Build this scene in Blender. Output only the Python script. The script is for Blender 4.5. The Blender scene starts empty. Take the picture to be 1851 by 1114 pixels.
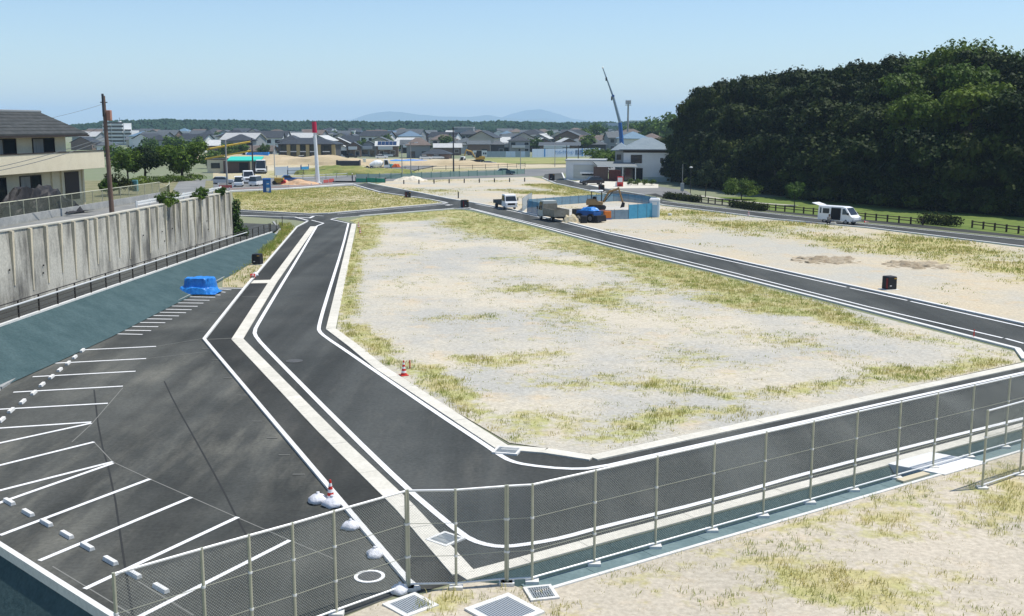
import bpy, bmesh, math, random
import numpy as np
from mathutils import Vector, Matrix, noise as mnoise
from mathutils.geometry import delaunay_2d_cdt
R = math.radians
rng = random.Random(7)
nr = np.random.RandomState(11)
sc = bpy.context.scene
C = bpy.data.collections.new('scene'); sc.collection.children.link(C)

# ---------------------------------------------------------------- camera, sky, sun, exposure
F, CX, CY, YH, H = 1950.0, 925.5, 557.0, 225.0, 11.5
TH = math.atan((CY - YH) / F)
cam = bpy.data.cameras.new('camera'); cam.sensor_width = 36.0; cam.lens = F / 1851 * 36
cam.clip_start = 0.5; cam.clip_end = 40000
camo = bpy.data.objects.new('camera', cam); C.objects.link(camo)
camo.location = (0, 0, H); camo.rotation_euler = (math.pi / 2 - TH, 0, 0)
sc.camera = camo
SUN_EL, SUN_AZ = R(66), R(77)            # azimuth clockwise from +Y
w = bpy.data.worlds.new('World'); sc.world = w; w.use_nodes = True
nt = w.node_tree; bg = nt.nodes['Background']
sky = nt.nodes.new('ShaderNodeTexSky'); sky.sky_type = 'NISHITA'; sky.sun_disc = False
sky.sun_elevation = SUN_EL; sky.sun_rotation = SUN_AZ
sky.altitude = 0; sky.air_density = 1.0; sky.dust_density = 0.3; sky.ozone_density = 5.0
nt.links.new(sky.outputs[0], bg.inputs[0]); bg.inputs[1].default_value = 0.125
sd = bpy.data.lights.new('sun', 'SUN'); sd.energy = 4.4; sd.angle = R(0.53); sd.color = (1.0, 0.955, 0.88)
so = bpy.data.objects.new('sun', sd); C.objects.link(so)
tosun = Vector((math.sin(SUN_AZ) * math.cos(SUN_EL), math.cos(SUN_AZ) * math.cos(SUN_EL), math.sin(SUN_EL)))
so.rotation_euler = tosun.to_track_quat('Z', 'Y').to_euler(); so.location = (60, 60, 90)
sc.view_settings.view_transform = 'Standard'; sc.view_settings.look = 'None'
sc.view_settings.exposure = 0.24; sc.view_settings.gamma = 1.0
sc.cycles.max_bounces = 6; sc.cycles.transparent_max_bounces = 24; sc.cycles.volume_bounces = 1

# ---------------------------------------------------------------- helpers
def ray(u, v):
    x = (u - CX) / F; y = (CY - v) / F
    return Vector((x, math.cos(TH) + y * math.sin(TH), -math.sin(TH) + y * math.cos(TH)))
def P(u, v, z=0.0):
    d = ray(u, v); t = (z - H) / d.z
    return Vector((d.x * t, d.y * t, z))
def P2(u, v, z=0.0):
    p = P(u, v, z); return (p.x, p.y)
def AT(u, D):                     # x at a depth
    return (u - CX) / F * D

MATS = {}
def mat(name, c1, c2=None, rough=0.85, scale=1.0, detail=5, lo=0.35, hi=0.65, bump=0.0, bscale=None, metal=0.0,
        stretch=None, spec=0.3, rnd=0.0, transl=0.0, coord='Object', alpha=1.0, fine=0.0, emit=None):
    if name in MATS: return MATS[name]
    m = bpy.data.materials.new(name); m.use_nodes = True; MATS[name] = m
    n = m.node_tree.nodes; l = m.node_tree.links; b = n['Principled BSDF']; out = n['Material Output']
    b.inputs['Roughness'].default_value = rough; b.inputs['Metallic'].default_value = metal
    b.inputs['Specular IOR Level'].default_value = spec
    b.inputs['Base Color'].default_value = (*c1, 1)
    tc = n.new('ShaderNodeTexCoord'); mp = n.new('ShaderNodeMapping')
    l.new(tc.outputs[coord], mp.inputs[0])
    if stretch: mp.inputs['Scale'].default_value = stretch
    col = None
    if c2 is not None:
        nz = n.new('ShaderNodeTexNoise'); nz.inputs['Scale'].default_value = scale; nz.inputs['Detail'].default_value = detail
        nz.inputs['Roughness'].default_value = 0.62
        l.new(mp.outputs[0], nz.inputs['Vector'])
        rp = n.new('ShaderNodeValToRGB'); rp.color_ramp.elements[0].position = lo; rp.color_ramp.elements[1].position = hi
        rp.color_ramp.elements[0].color = (*c1, 1); rp.color_ramp.elements[1].color = (*c2, 1)
        l.new(nz.outputs['Fac'], rp.inputs[0]); col = rp.outputs[0]
    if fine > 0:
        nf = n.new('ShaderNodeTexNoise'); nf.inputs['Scale'].default_value = 9.0; nf.inputs['Detail'].default_value = 8
        l.new(tc.outputs[coord], nf.inputs['Vector'])
        mr = n.new('ShaderNodeMapRange'); mr.inputs[3].default_value = 1 - fine; mr.inputs[4].default_value = 1 + fine
        mr.inputs[1].default_value = 0.3; mr.inputs[2].default_value = 0.7
        l.new(nf.outputs['Fac'], mr.inputs[0])
        mx = n.new('ShaderNodeMix'); mx.data_type = 'RGBA'; mx.blend_type = 'MULTIPLY'; mx.inputs[0].default_value = 1.0
        if col is None:
            rgb = n.new('ShaderNodeRGB'); rgb.outputs[0].default_value = (*c1, 1); col = rgb.outputs[0]
        l.new(col, mx.inputs[6]); l.new(mr.outputs[0], mx.inputs[7]); col = mx.outputs[2]
    if rnd > 0:
        oi = n.new('ShaderNodeObjectInfo'); hs = n.new('ShaderNodeHueSaturation')
        m1 = n.new('ShaderNodeMapRange'); m1.inputs[3].default_value = 1 - rnd; m1.inputs[4].default_value = 1 + rnd
        l.new(oi.outputs['Random'], m1.inputs[0]); l.new(m1.outputs[0], hs.inputs['Value'])
        m2 = n.new('ShaderNodeMapRange'); m2.inputs[3].default_value = 0.5 + rnd * 0.06; m2.inputs[4].default_value = 0.5 - rnd * 0.06
        l.new(oi.outputs['Random'], m2.inputs[0]); l.new(m2.outputs[0], hs.inputs['Hue'])
        if col is None:
            rgb = n.new('ShaderNodeRGB'); rgb.outputs[0].default_value = (*c1, 1); col = rgb.outputs[0]
        l.new(col, hs.inputs['Color']); col = hs.outputs[0]
    if col is not None: l.new(col, b.inputs['Base Color'])
    if bump > 0:
        nb = n.new('ShaderNodeTexNoise'); nb.inputs['Scale'].default_value = bscale or 20; nb.inputs['Detail'].default_value = 6
        l.new(mp.outputs[0], nb.inputs['Vector'])
        bp = n.new('ShaderNodeBump'); bp.inputs['Strength'].default_value = bump; bp.inputs['Distance'].default_value = 0.05
        l.new(nb.outputs['Fac'], bp.inputs['Height']); l.new(bp.outputs[0], b.inputs['Normal'])
    if emit:
        b.inputs['Emission Color'].default_value = (*emit, 1); b.inputs['Emission Strength'].default_value = 1
    if transl > 0:
        tr = n.new('ShaderNodeBsdfTranslucent'); ms = n.new('ShaderNodeMixShader'); ms.inputs[0].default_value = transl
        if col is not None: l.new(col, tr.inputs[0])
        else: tr.inputs[0].default_value = (*c1, 1)
        l.new(b.outputs[0], ms.inputs[1]); l.new(tr.outputs[0], ms.inputs[2]); l.new(ms.outputs[0], out.inputs[0])
    if alpha < 1:
        tp = n.new('ShaderNodeBsdfTransparent'); ms = n.new('ShaderNodeMixShader'); ms.inputs[0].default_value = alpha
        l.new(tp.outputs[0], ms.inputs[1]); l.new(b.outputs[0], ms.inputs[2]); l.new(ms.outputs[0], out.inputs[0])
    return m

class MB:
    def __init__(s): s.v = []; s.f = []
    def quad(s, a, b, c, d): i = len(s.v); s.v += [a, b, c, d]; s.f.append((i, i+1, i+2, i+3)); return s
    def tri(s, a, b, c): i = len(s.v); s.v += [a, b, c]; s.f.append((i, i+1, i+2)); return s
    def poly(s, pts): i = len(s.v); s.v += [tuple(p) for p in pts]; s.f.append(tuple(range(i, i+len(pts)))); return s
    def hexa(s, b, t):            # four bottom, four top points
        i = len(s.v); s.v += [tuple(p) for p in b] + [tuple(p) for p in t]
        s.f += [(i+3, i+2, i+1, i), (i+4, i+5, i+6, i+7)] + [(i+k, i+(k+1) % 4, i+4+(k+1) % 4, i+4+k) for k in range(4)]
        return s
    def box(s, x0, x1, y0, y1, z0, z1, tx=0, ty=0):
        return s.hexa([(x0, y0, z0), (x1, y0, z0), (x1, y1, z0), (x0, y1, z0)],
                      [(x0+tx, y0+ty, z1), (x1-tx, y0+ty, z1), (x1-tx, y1-ty, z1), (x0+tx, y1-ty, z1)])
    def tube(s, a, b, r, n=6, r2=None):
        a = Vector(a); b = Vector(b); d = (b-a)
        if d.length < 1e-6: return s
        d.normalize(); up = Vector((0, 0, 1)) if abs(d.z) < 0.95 else Vector((1, 0, 0))
        x = d.cross(up).normalized(); y = d.cross(x)
        r2 = r if r2 is None else r2; i = len(s.v)
        for p, rr in ((a, r), (b, r2)):
            for k in range(n):
                t = 2*math.pi*k/n + math.pi/n
                s.v.append(tuple(p + x*math.cos(t)*rr + y*math.sin(t)*rr))
        for k in range(n): s.f.append((i+k, i+(k+1) % n, i+n+(k+1) % n, i+n+k))
        s.f.append(tuple(range(i+n-1, i-1, -1))); s.f.append(tuple(range(i+n, i+2*n)))
        return s
    def path(s, pts, r, n=6, r2=None):
        m = len(pts)-1
        for k in range(m):
            ra = r if r2 is None else r+(r2-r)*k/m; rb = r if r2 is None else r+(r2-r)*(k+1)/m
            s.tube(pts[k], pts[k+1], ra, n, rb)
        return s
    def lathe(s, prof, n=16, c=(0, 0, 0), axis='z'):
        i = len(s.v); m = len(prof)
        for r, z in prof:
            for k in range(n):
                t = 2*math.pi*k/n
                if axis == 'z': s.v.append((c[0]+r*math.cos(t), c[1]+r*math.sin(t), c[2]+z))
                elif axis == 'x': s.v.append((c[0]+z, c[1]+r*math.cos(t), c[2]+r*math.sin(t)))
                else: s.v.append((c[0]+r*math.cos(t), c[1]+z, c[2]+r*math.sin(t)))
        for j in range(m-1):
            for k in range(n):
                s.f.append((i+j*n+k, i+j*n+(k+1) % n, i+(j+1)*n+(k+1) % n, i+(j+1)*n+k))
        s.f.append(tuple(i+k for k in reversed(range(n)))); s.f.append(tuple(i+(m-1)*n+k for k in range(n)))
        return s
    def prism(s, prof, y0, y1, inset=None):     # side profile in x,z swept along y; inset(z) narrows it
        i = len(s.v); n = len(prof); g = inset or (lambda z: 0)
        s.v += [(x, y0+g(z), z) for x, z in prof] + [(x, y1-g(z), z) for x, z in prof]
        s.f.append(tuple(range(i, i+n))); s.f.append(tuple(range(i+2*n-1, i+n-1, -1)))
        for k in range(n): s.f.append((i+k, i+n+k, i+n+(k+1) % n, i+(k+1) % n))
        return s
    def build(s, name, m, parent=None, loc=None, smooth=False, bevel=0):
        me = bpy.data.meshes.new(name); me.from_pydata([tuple(p) for p in s.v], [], s.f)
        bm = bmesh.new(); bm.from_mesh(me); bmesh.ops.recalc_face_normals(bm, faces=bm.faces); bm.to_mesh(me); bm.free()
        me.materials.append(m); o = bpy.data.objects.new(name, me); C.objects.link(o)
        if parent: o.parent = parent
        if loc is not None: o.location = loc
        if smooth:
            for p in me.polygons: p.use_smooth = True
        if bevel:
            md = o.modifiers.new('b', 'BEVEL'); md.width = bevel; md.segments = 2; md.limit_method = 'ANGLE'; md.angle_limit = R(35)
        return o

def tag(o, label=None, cat=None, group=None, kind=None):
    if label: o['label'] = label
    if cat: o['category'] = cat
    if group: o['group'] = group
    if kind: o['kind'] = kind
    return o
def thing(name, label, cat, loc=(0, 0, 0), rz=0, group=None):
    o = bpy.data.objects.new(name, None); C.objects.link(o); o.empty_display_size = 0.2
    o.location = loc; o.rotation_euler = (0, 0, rz); return tag(o, label, cat, group)
def copy_tree(o, parent=None):
    c = o.copy(); C.objects.link(c); c.parent = parent
    for ch in o.children: copy_tree(ch, c)
    return c
def place(o, loc, rz=0, s=1.0, label=None, group=None):
    o.location = loc; o.rotation_euler = (0, 0, rz); o.scale = (s, s, s) if isinstance(s, (int, float)) else s
    if label: o['label'] = label
    if group: o['group'] = group
    return o
def mesh_np(name, V, faces, k, m, parent=None, normals=None):
    """fast mesh: V (n,3), faces (m,k)"""
    me = bpy.data.meshes.new(name); V = np.asarray(V, np.float32); faces = np.asarray(faces, np.int32)
    me.vertices.add(len(V)); me.vertices.foreach_set('co', V.ravel())
    me.loops.add(faces.size); me.loops.foreach_set('vertex_index', faces.ravel())
    me.polygons.add(len(faces)); me.polygons.foreach_set('loop_start', np.arange(0, faces.size, k, dtype=np.int32))
    me.update(calc_edges=True); me.materials.append(m)
    o = bpy.data.objects.new(name, me); C.objects.link(o)
    if parent: o.parent = parent
    return o
# numpy value noise
_perm = nr.rand(256, 256)
def vnoise(x, y):
    xi = np.floor(x).astype(int); yi = np.floor(y).astype(int); fx = x-xi; fy = y-yi
    fx = fx*fx*(3-2*fx); fy = fy*fy*(3-2*fy)
    a = _perm[xi % 256, yi % 256]; b = _perm[(xi+1) % 256, yi % 256]; c = _perm[xi % 256, (yi+1) % 256]; d = _perm[(xi+1) % 256, (yi+1) % 256]
    return (a*(1-fx)+b*fx)*(1-fy)+(c*(1-fx)+d*fx)*fy
def fbm(x, y, s, o=4):
    t = 0; a = 0.5; x = np.asarray(x, float)*s; y = np.asarray(y, float)*s
    for k in range(o): t = t+a*vnoise(x+17*k, y+31*k); x = x*2.03; y = y*2.03; a *= 0.5
    return t/(1-0.5**o)
def inside(px, py, poly):
    r = np.zeros(len(px), bool); n = len(poly); j = n-1
    for i in range(n):
        xi, yi = poly[i]; xj, yj = poly[j]
        if yi != yj:
            r ^= ((yi > py) != (yj > py)) & (px < (xj-xi)*(py-yi)/(yj-yi)+xi)
        j = i
    return r
def seg_dist(px, py, line):
    d = np.full(len(px), 1e9)
    for (x0, y0), (x1, y1) in zip(line[:-1], line[1:]):
        dx, dy = x1-x0, y1-y0; L = dx*dx+dy*dy+1e-9
        t = np.clip(((px-x0)*dx+(py-y0)*dy)/L, 0, 1)
        d = np.minimum(d, np.hypot(px-(x0+t*dx), py-(y0+t*dy)))
    return d
def sheet(name, pts, z, m, parent=None, struct=True):
    o = MB().poly([(p[0], p[1], z) for p in pts]).build(name, m, parent)
    if o.data.polygons[0].normal.z < 0: o.data.flip_normals()
    if struct and parent is None: o['kind'] = 'structure'
    return o
def px_sheet(name, pts, z, m, parent=None): return sheet(name, [P2(*p) for p in pts], z, m, parent)
def offset_line(pts, w):
    """left and right offset polylines with mitres"""
    Lf, Rt = [], []; n = len(pts)
    for i in range(n):
        p = Vector(pts[i][:2]); a = Vector(pts[max(i-1, 0)][:2]); b = Vector(pts[min(i+1, n-1)][:2])
        d1 = (p-a).normalized() if i > 0 else (b-p).normalized(); d2 = (b-p).normalized() if i < n-1 else d1
        n1 = Vector((-d1.y, d1.x)); n2 = Vector((-d2.y, d2.x)); m_ = (n1+n2).normalized(); k = min(1/max(m_.dot(n1), 0.3), 2.2)
        Lf.append(p+m_*w/2*k); Rt.append(p-m_*w/2*k)
    return Lf, Rt
def ribbon(name, pts, width, z0, z1, m, parent=None, struct=True):
    Lf, Rt = offset_line(pts, width); mb = MB()
    for i in range(len(pts)-1):
        mb.hexa([(*Rt[i], z0), (*Rt[i+1], z0), (*Lf[i+1], z0), (*Lf[i], z0)], [(*Rt[i], z1), (*Rt[i+1], z1), (*Lf[i+1], z1), (*Lf[i], z1)])
    o = mb.build(name, m, parent)
    if struct and parent is None: o['kind'] = 'structure'
    return o
def smooth_line(pts, it=2):
    pts = [Vector(p[:2]) for p in pts]
    for _ in range(it):
        q = [pts[0]]
        for a, b in zip(pts[:-1], pts[1:]): q += [a*0.75+b*0.25, a*0.25+b*0.75]
        q.append(pts[-1]); pts = q
    return pts
def resample(pts, step):
    pts = [Vector(p[:2]) for p in pts]; out = [pts[0].copy()]; acc = 0
    for a, b in zip(pts[:-1], pts[1:]):
        L = (b-a).length; t = step-acc
        while t <= L: out.append(a+(b-a)*(t/L)); t += step
        acc = (acc+L) % step
    return out
def blocks(parent, name, line, width, z0, z1, m, step=2.0, gap=0.012):
    """precast blocks laid along a line, one object each"""
    corners = [Vector(p[:2]) for p in line]
    for a, b in zip(corners[:-1], corners[1:]):
        L = (b-a).length; n = max(1, round(L/step)); d = (b-a)/L; nn = Vector((-d.y, d.x))
        for k in range(n):
            p = a+d*(L*k/n+gap/2); q = a+d*(L*(k+1)/n-gap/2); dz = rng.uniform(-.004, .004)
            MB().hexa([(*(p-nn*width/2), z0), (*(q-nn*width/2), z0), (*(q+nn*width/2), z0), (*(p+nn*width/2), z0)],
                      [(*(p-nn*width/2), z1+dz), (*(q-nn*width/2), z1+dz), (*(q+nn*width/2), z1+dz), (*(p+nn*width/2), z1+dz)]).build(name, m, parent)

# ---------------------------------------------------------------- materials
def asphalt_mat(name, c1, c2, dust, dust_amt, ang, dlo=.52, dhi=.74):
    m = bpy.data.materials.new(name); m.use_nodes = True; MATS[name] = m; n = m.node_tree.nodes; l = m.node_tree.links; b = n['Principled BSDF']
    b.inputs['Roughness'].default_value = .93; b.inputs['Specular IOR Level'].default_value = .18; tc = n.new('ShaderNodeTexCoord')
    def nz(s, d, rot=0, st=(1, 1, 1), off=0):
        mp = n.new('ShaderNodeMapping'); mp.inputs['Rotation'].default_value = (0, 0, rot); mp.inputs['Scale'].default_value = st; mp.inputs['Location'].default_value = (off, off*.7, 0); l.new(tc.outputs['Object'], mp.inputs[0])
        t = n.new('ShaderNodeTexNoise'); t.inputs['Scale'].default_value = s; t.inputs['Detail'].default_value = d; t.inputs['Roughness'].default_value = .62; l.new(mp.outputs[0], t.inputs['Vector']); return t.outputs['Fac']
    def mr(f, a, b_, c, d):
        r = n.new('ShaderNodeMapRange'); l.new(f, r.inputs[0])
        for k, v in enumerate((a, b_, c, d)): r.inputs[k+1].default_value = v
        return r.outputs[0]
    def mix(f, a, b_, blend='MIX'):
        x = n.new('ShaderNodeMix'); x.data_type = 'RGBA'; x.blend_type = blend
        if isinstance(f, float): x.inputs[0].default_value = f
        else: l.new(f, x.inputs[0])
        for q, k in ((a, 6), (b_, 7)):
            if isinstance(q, tuple): x.inputs[k].default_value = (*q, 1)
            else: l.new(q, x.inputs[k])
        return x.outputs[2]
    col = mix(mr(nz(.14, 6), .38, .64, 0, 1), c1, c2)
    lane = mr(nz(1.0, 2, ang, (.42, .012, 1), 5), .40, .60, .80, 1.20); col = mix(1.0, col, lane, 'MULTIPLY')
    scuff = mr(nz(.5, 10, ang, (1.6, .28, 1), 13), dlo, dhi, 0, dust_amt); big = mr(nz(.07, 4, 0, (1, 1, 1), 40), .40, .62, 0, 1)
    mm = n.new('ShaderNodeMath'); mm.operation = 'MULTIPLY'; l.new(scuff, mm.inputs[0]); l.new(big, mm.inputs[1]); col = mix(mm.outputs[0], col, dust)
    col = mix(1.0, col, mr(nz(7, 10), .3, .7, .80, 1.20), 'MULTIPLY'); l.new(col, b.inputs['Base Color'])
    bp = n.new('ShaderNodeBump'); bp.inputs['Strength'].default_value = .25; bp.inputs['Distance'].default_value = .03; l.new(nz(55, 6), bp.inputs['Height']); l.new(bp.outputs[0], b.inputs['Normal'])
    return m
ASPH = asphalt_mat('asphalt', (.048, .052, .049), (.070, .074, .069), (.17, .165, .14), .32, R(-12))
ASPH_D = asphalt_mat('asphalt_walk', (.034, .036, .033), (.052, .053, .048), (.16, .15, .125), .30, R(25))
ASPH_P = asphalt_mat('asphalt_parking', (.046, .049, .045), (.082, .084, .075), (.25, .24, .195), .62, R(28), .46, .72)
ASPH_G = mat('asphalt_old', (.15, .155, .155), (.21, .21, .20), scale=.1, rough=.95, fine=.1, spec=.15)
PAINT = mat('road_paint', (.80, .80, .78), (.70, .70, .68), scale=3, rough=.7, fine=.08)
CONC = mat('precast_concrete', (.55, .525, .445), (.63, .60, .515), scale=1.2, rough=.9, bump=.15, bscale=40, fine=.08, rnd=.05)
CONC_W = mat('pale_concrete', (.60, .60, .57), (.68, .67, .63), scale=1.0, rough=.9, fine=.08)
CONC_G = mat('grey_concrete', (.27, .28, .275), (.38, .38, .36), scale=.8, rough=.9, fine=.12)
TEAL = mat('sprayed_bank_sheet', (.044, .078, .082), (.064, .104, .108), scale=.9, detail=9, rough=.9, bump=.5, bscale=6, fine=.14, spec=.15)
TEAL_G = mat('ditch_edge_concrete', (.11, .165, .17), (.16, .22, .22), scale=.9, rough=.9, fine=.1)
STEEL = mat('galvanised_steel', (.40, .40, .30), (.48, .47, .36), scale=3, rough=.45, metal=.25)
STEEL_W = mat('galvanised_rail', (.70, .71, .70), rough=.4, metal=.2)
WIRE = mat('chain_link_wire', (.40, .42, .36), rough=.5, metal=.2)
GRATE = mat('steel_grating', (.30, .33, .34), (.38, .41, .41), scale=4, rough=.5, metal=.4)
DARK = mat('dark_void', (.012, .012, .014), rough=.9)
BLACK = mat('black_plastic', (.014, .014, .016), rough=.55)
BROWNM = mat('brown_painted_steel', (.035, .028, .022), rough=.5)
RED = mat('red_plastic', (.55, .03, .02), rough=.5)
WHITE = mat('white_paint', (.78, .79, .79), rough=.35, spec=.5)
WHITE_P = mat('white_plastic', (.75, .75, .74), rough=.5)
BAG = mat('white_sandbag', (.72, .72, .74), (.62, .62, .64), scale=6, rough=.85, bump=.6, bscale=12)
BLUE_T = mat('blue_tarpaulin', (.010, .16, .52), (.02, .24, .66), scale=2.5, rough=.4, bump=.8, bscale=5, spec=.5)
BLUE = mat('blue_paint', (.02, .10, .32), rough=.45)
GLASS = mat('window_glass', (.02, .025, .03), rough=.08, spec=.6)
TYRE = mat('tyre_rubber', (.012, .012, .012), rough=.85)
RIM = mat('wheel_rim', (.32, .32, .33), rough=.4, metal=.6)
YEL = mat('yellow_paint', (.48, .29, .05), rough=.5)
ORG = mat('orange_paint', (.62, .17, .02), rough=.5)
WOOD = mat('brown_timber', (.045, .030, .020), (.075, .05, .032), scale=3, rough=.85)
POLE_C = mat('pole_concrete', (.30, .29, .27), (.38, .37, .34), scale=1, rough=.9)
POLE_D = mat('pole_dark', (.05, .05, .052), rough=.7)
POLE_B = mat('pole_brown', (.13, .085, .065), (.19, .13, .10), scale=1.5, stretch=(1, 1, .2), rough=.85)
BARK = mat('bark', (.045, .035, .025), (.08, .065, .048), scale=4, stretch=(1, 1, .3), rough=.95)
LEAF = mat('leaf_hill', (.008, .018, .004), (.046, .070, .010), scale=.30, detail=5, lo=.38, hi=.66, rough=.65, rnd=.38, transl=.08, spec=.12)  # darkened below natural leaf tones, deep hill shade put into the colour
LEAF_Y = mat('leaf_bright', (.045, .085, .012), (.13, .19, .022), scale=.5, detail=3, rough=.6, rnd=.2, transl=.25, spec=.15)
LEAF_G = mat('leaf_garden', (.030, .070, .010), (.10, .17, .018), scale=.8, detail=3, rough=.6, rnd=.2, transl=.22, spec=.15)
PINE = mat('far_pine', (.016, .040, .026), (.030, .062, .038), scale=.03, rough=.9, spec=.05)

def lot_mat(name, sandA, sandB, sandC, grassA, grassB, sc1=.09):
    m = bpy.data.materials.new(name); m.use_nodes = True; n = m.node_tree.nodes; l = m.node_tree.links; b = n['Principled BSDF']
    b.inputs['Roughness'].default_value = .95; b.inputs['Specular IOR Level'].default_value = .1
    tc = n.new('ShaderNodeTexCoord')
    def nz(s, d=8, st=None):
        t = n.new('ShaderNodeTexNoise'); t.inputs['Scale'].default_value = s; t.inputs['Detail'].default_value = d; t.inputs['Roughness'].default_value = .65
        l.new(tc.outputs['Object'], t.inputs['Vector']); return t.outputs['Fac']
    def ramp(f, a, b_, lo, hi):
        r = n.new('ShaderNodeValToRGB'); r.color_ramp.elements[0].position = lo; r.color_ramp.elements[1].position = hi
        r.color_ramp.elements[0].color = (*a, 1); r.color_ramp.elements[1].color = (*b_, 1); l.new(f, r.inputs[0]); return r.outputs[0]
    def mix(f, a, b_, blend='MIX'):
        x = n.new('ShaderNodeMix'); x.data_type = 'RGBA'; x.blend_type = blend
        if isinstance(f, float): x.inputs[0].default_value = f
        else: l.new(f, x.inputs[0])
        l.new(a, x.inputs[6]); l.new(b_, x.inputs[7]); return x.outputs[2]
    sand = ramp(nz(sc1), sandA, sandB, .42, .58)
    dirt = n.new('ShaderNodeRGB'); dirt.outputs[0].default_value = (*sandC, 1)
    f2 = n.new('ShaderNodeMapRange'); f2.inputs[1].default_value = .55; f2.inputs[2].default_value = .75; f2.inputs[4].default_value = .8; l.new(nz(.35), f2.inputs[0])
    sand = mix(f2.outputs[0], sand, dirt.outputs[0])
    gr = ramp(nz(.5), grassA, grassB, .4, .62)
    at = n.new('ShaderNodeAttribute'); at.attribute_name = 'grass'
    ad = n.new('ShaderNodeMath'); ad.operation = 'ADD'; l.new(at.outputs['Fac'], ad.inputs[0])
    nb = n.new('ShaderNodeMapRange'); nb.inputs[1].default_value = .3; nb.inputs[2].default_value = .7; nb.inputs[3].default_value = -.45; nb.inputs[4].default_value = .45
    l.new(nz(1.6, 9), nb.inputs[0]); l.new(nb.outputs[0], ad.inputs[1])
    cl = n.new('ShaderNodeMapRange'); cl.inputs[1].default_value = .38; cl.inputs[2].default_value = .85; cl.inputs[4].default_value = .85; l.new(ad.outputs[0], cl.inputs[0])
    col = mix(cl.outputs[0], sand, gr)
    fr = ramp(nz(6., 10), (.80, .79, .78), (1.12, 1.12, 1.12), .35, .65)
    col = mix(1.0, col, fr, 'MULTIPLY')
    l.new(col, b.inputs['Base Color'])
    bp = n.new('ShaderNodeBump'); bp.inputs['Strength'].default_value = .35; bp.inputs['Distance'].default_value = .06; l.new(nz(3., 9), bp.inputs['Height']); l.new(bp.outputs[0], b.inputs['Normal'])
    MATS[name] = m; return m
LOT = lot_mat('sandy_lot', (.415, .405, .36), (.52, .475, .375), (.56, .44, .28), (.44, .385, .18), (.36, .37, .125))
LOT_R = lot_mat('tan_lot', (.44, .425, .365), (.52, .45, .325), (.53, .40, .235), (.44, .375, .17), (.36, .35, .12), .06)
LOT_G = lot_mat('grassy_lot', (.42, .37, .24), (.46, .40, .27), (.48, .39, .24), (.43, .37, .15), (.34, .34, .10))
LOT_N = lot_mat('near_lot_soil', (.44, .40, .32), (.51, .455, .36), (.54, .42, .26), (.46, .40, .20), (.38, .37, .14), .14)

# ================================================================ SETTING
FD = Vector((.8297, .5580)); FS = Vector((.51, 25.84)); FN = Vector((-FD.y, FD.x))     # near fence line: along FD, FN points to the road
def fence_pt(s, off=0.0): p = FS+FD*s+FN*off; return (p.x, p.y)
GRND = mat('ground_soil', (.22, .22, .15), (.15, .19, .09), scale=.012, rough=.95, fine=.12)
sheet('ground', [(-22.6, 46), (-21, 34.6), (-9.5, 23.9), (-5, 19.9), (-5, -80), (16000, -80), (16000, 300), fence_pt(40, .03), fence_pt(-.45, .03), fence_pt(-1.2, 1.02), fence_pt(40, 1.02), (16000, 301), (16000, 22000), (-16000, 22000), (-16000, 46)], 0, GRND)
sheet('ground', [(-900, 46.5), (-900, -80), (-4, -80), (-4, 22), (-18, 46.5)], -3.2, GRND)

# parking bank (goes down beyond the lower-left kerb, shaped steep to make it shaded)
pk = [(-22.6, 46), (-21, 34.6), (-9.5, 23.9), (-5, 19.9)]
mb = MB()
for a, b in zip(pk[:-1], pk[1:]):
    d = (Vector(b)-Vector(a)).normalized(); n_ = Vector((d.y, -d.x)); n_ = n_ if n_.x < 0 else -n_
    mb.quad((*a, -.01), (*b, -.01), (b[0]+n_.x*1.9, b[1]+n_.y*1.9, -3.19), (a[0]+n_.x*1.9, a[1]+n_.y*1.9, -3.19))
o = mb.build('embankment', TEAL); o['kind'] = 'structure'

# main road sheet
roadA_px = [(537, 411), (442, 522), (369, 615), (507, 780), (628, 924), (738, 1055), (757, 1072), (846, 1046), (2150, 706),
            (2150, 592), (1851, 657), (1560, 720), (1070, 826), (919, 804), (729, 692), (607, 598), (615, 536), (644, 406), (598, 394), (556, 400)]
roadA = [P2(*p) for p in roadA_px]; roadA[7] = fence_pt(-1.25, 1.12); roadA[8] = fence_pt(40, 1.12)
road = sheet('road', roadA, .010, ASPH)
crossB = px_sheet('road', [(330, 374), (423, 380), (560, 387), (592, 386), (808, 367), (849, 365), (862, 374), (849, 378), (820, 377), (684, 388), (598, 395.5), (556, 402), (533, 398), (431, 391), (380, 389)], .014, ASPH)
roadC = px_sheet('road', [(660, 331), (679, 335), (751, 348), (810, 360), (847, 366), (928, 381), (977, 393), (1025, 403), (1100, 422), (1323, 471), (1530, 517), (1851, 588), (2050, 632),
                          (2050, 612), (1870, 652), (1840, 633), (1570, 563), (1327, 501), (1100, 445), (977, 411), (860, 381), (816, 372), (776, 363), (687, 350), (640, 336)], .018, ASPH)
roadD = px_sheet('road', [(1016, 313), (1021, 325), (1090, 341), (1165, 353), (1220, 366), (1400, 386), (1546, 402), (1851, 433), (2100, 462), (2100, 474), (1851, 447), (1566, 412), (1400, 397), (1220, 373), (1142, 359), (1074, 347), (1004, 332), (981, 322), (985, 315)], .010, ASPH)
roadE = px_sheet('road', [(200, 330), (640, 317), (960, 306), (1130, 300), (1130, 309), (1016, 314), (985, 318), (660, 329), (640, 336), (420, 344), (200, 352)], .006, ASPH_G)
# pavement beside the parking
px_sheet('pavement', [(537, 411), (442, 522), (369, 615), (507, 780), (628, 924), (738, 1055), (757, 1072), (843, 1047), (730, 934), (577, 780), (420, 614), (487, 511), (563, 409)], .015, ASPH_D)
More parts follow.
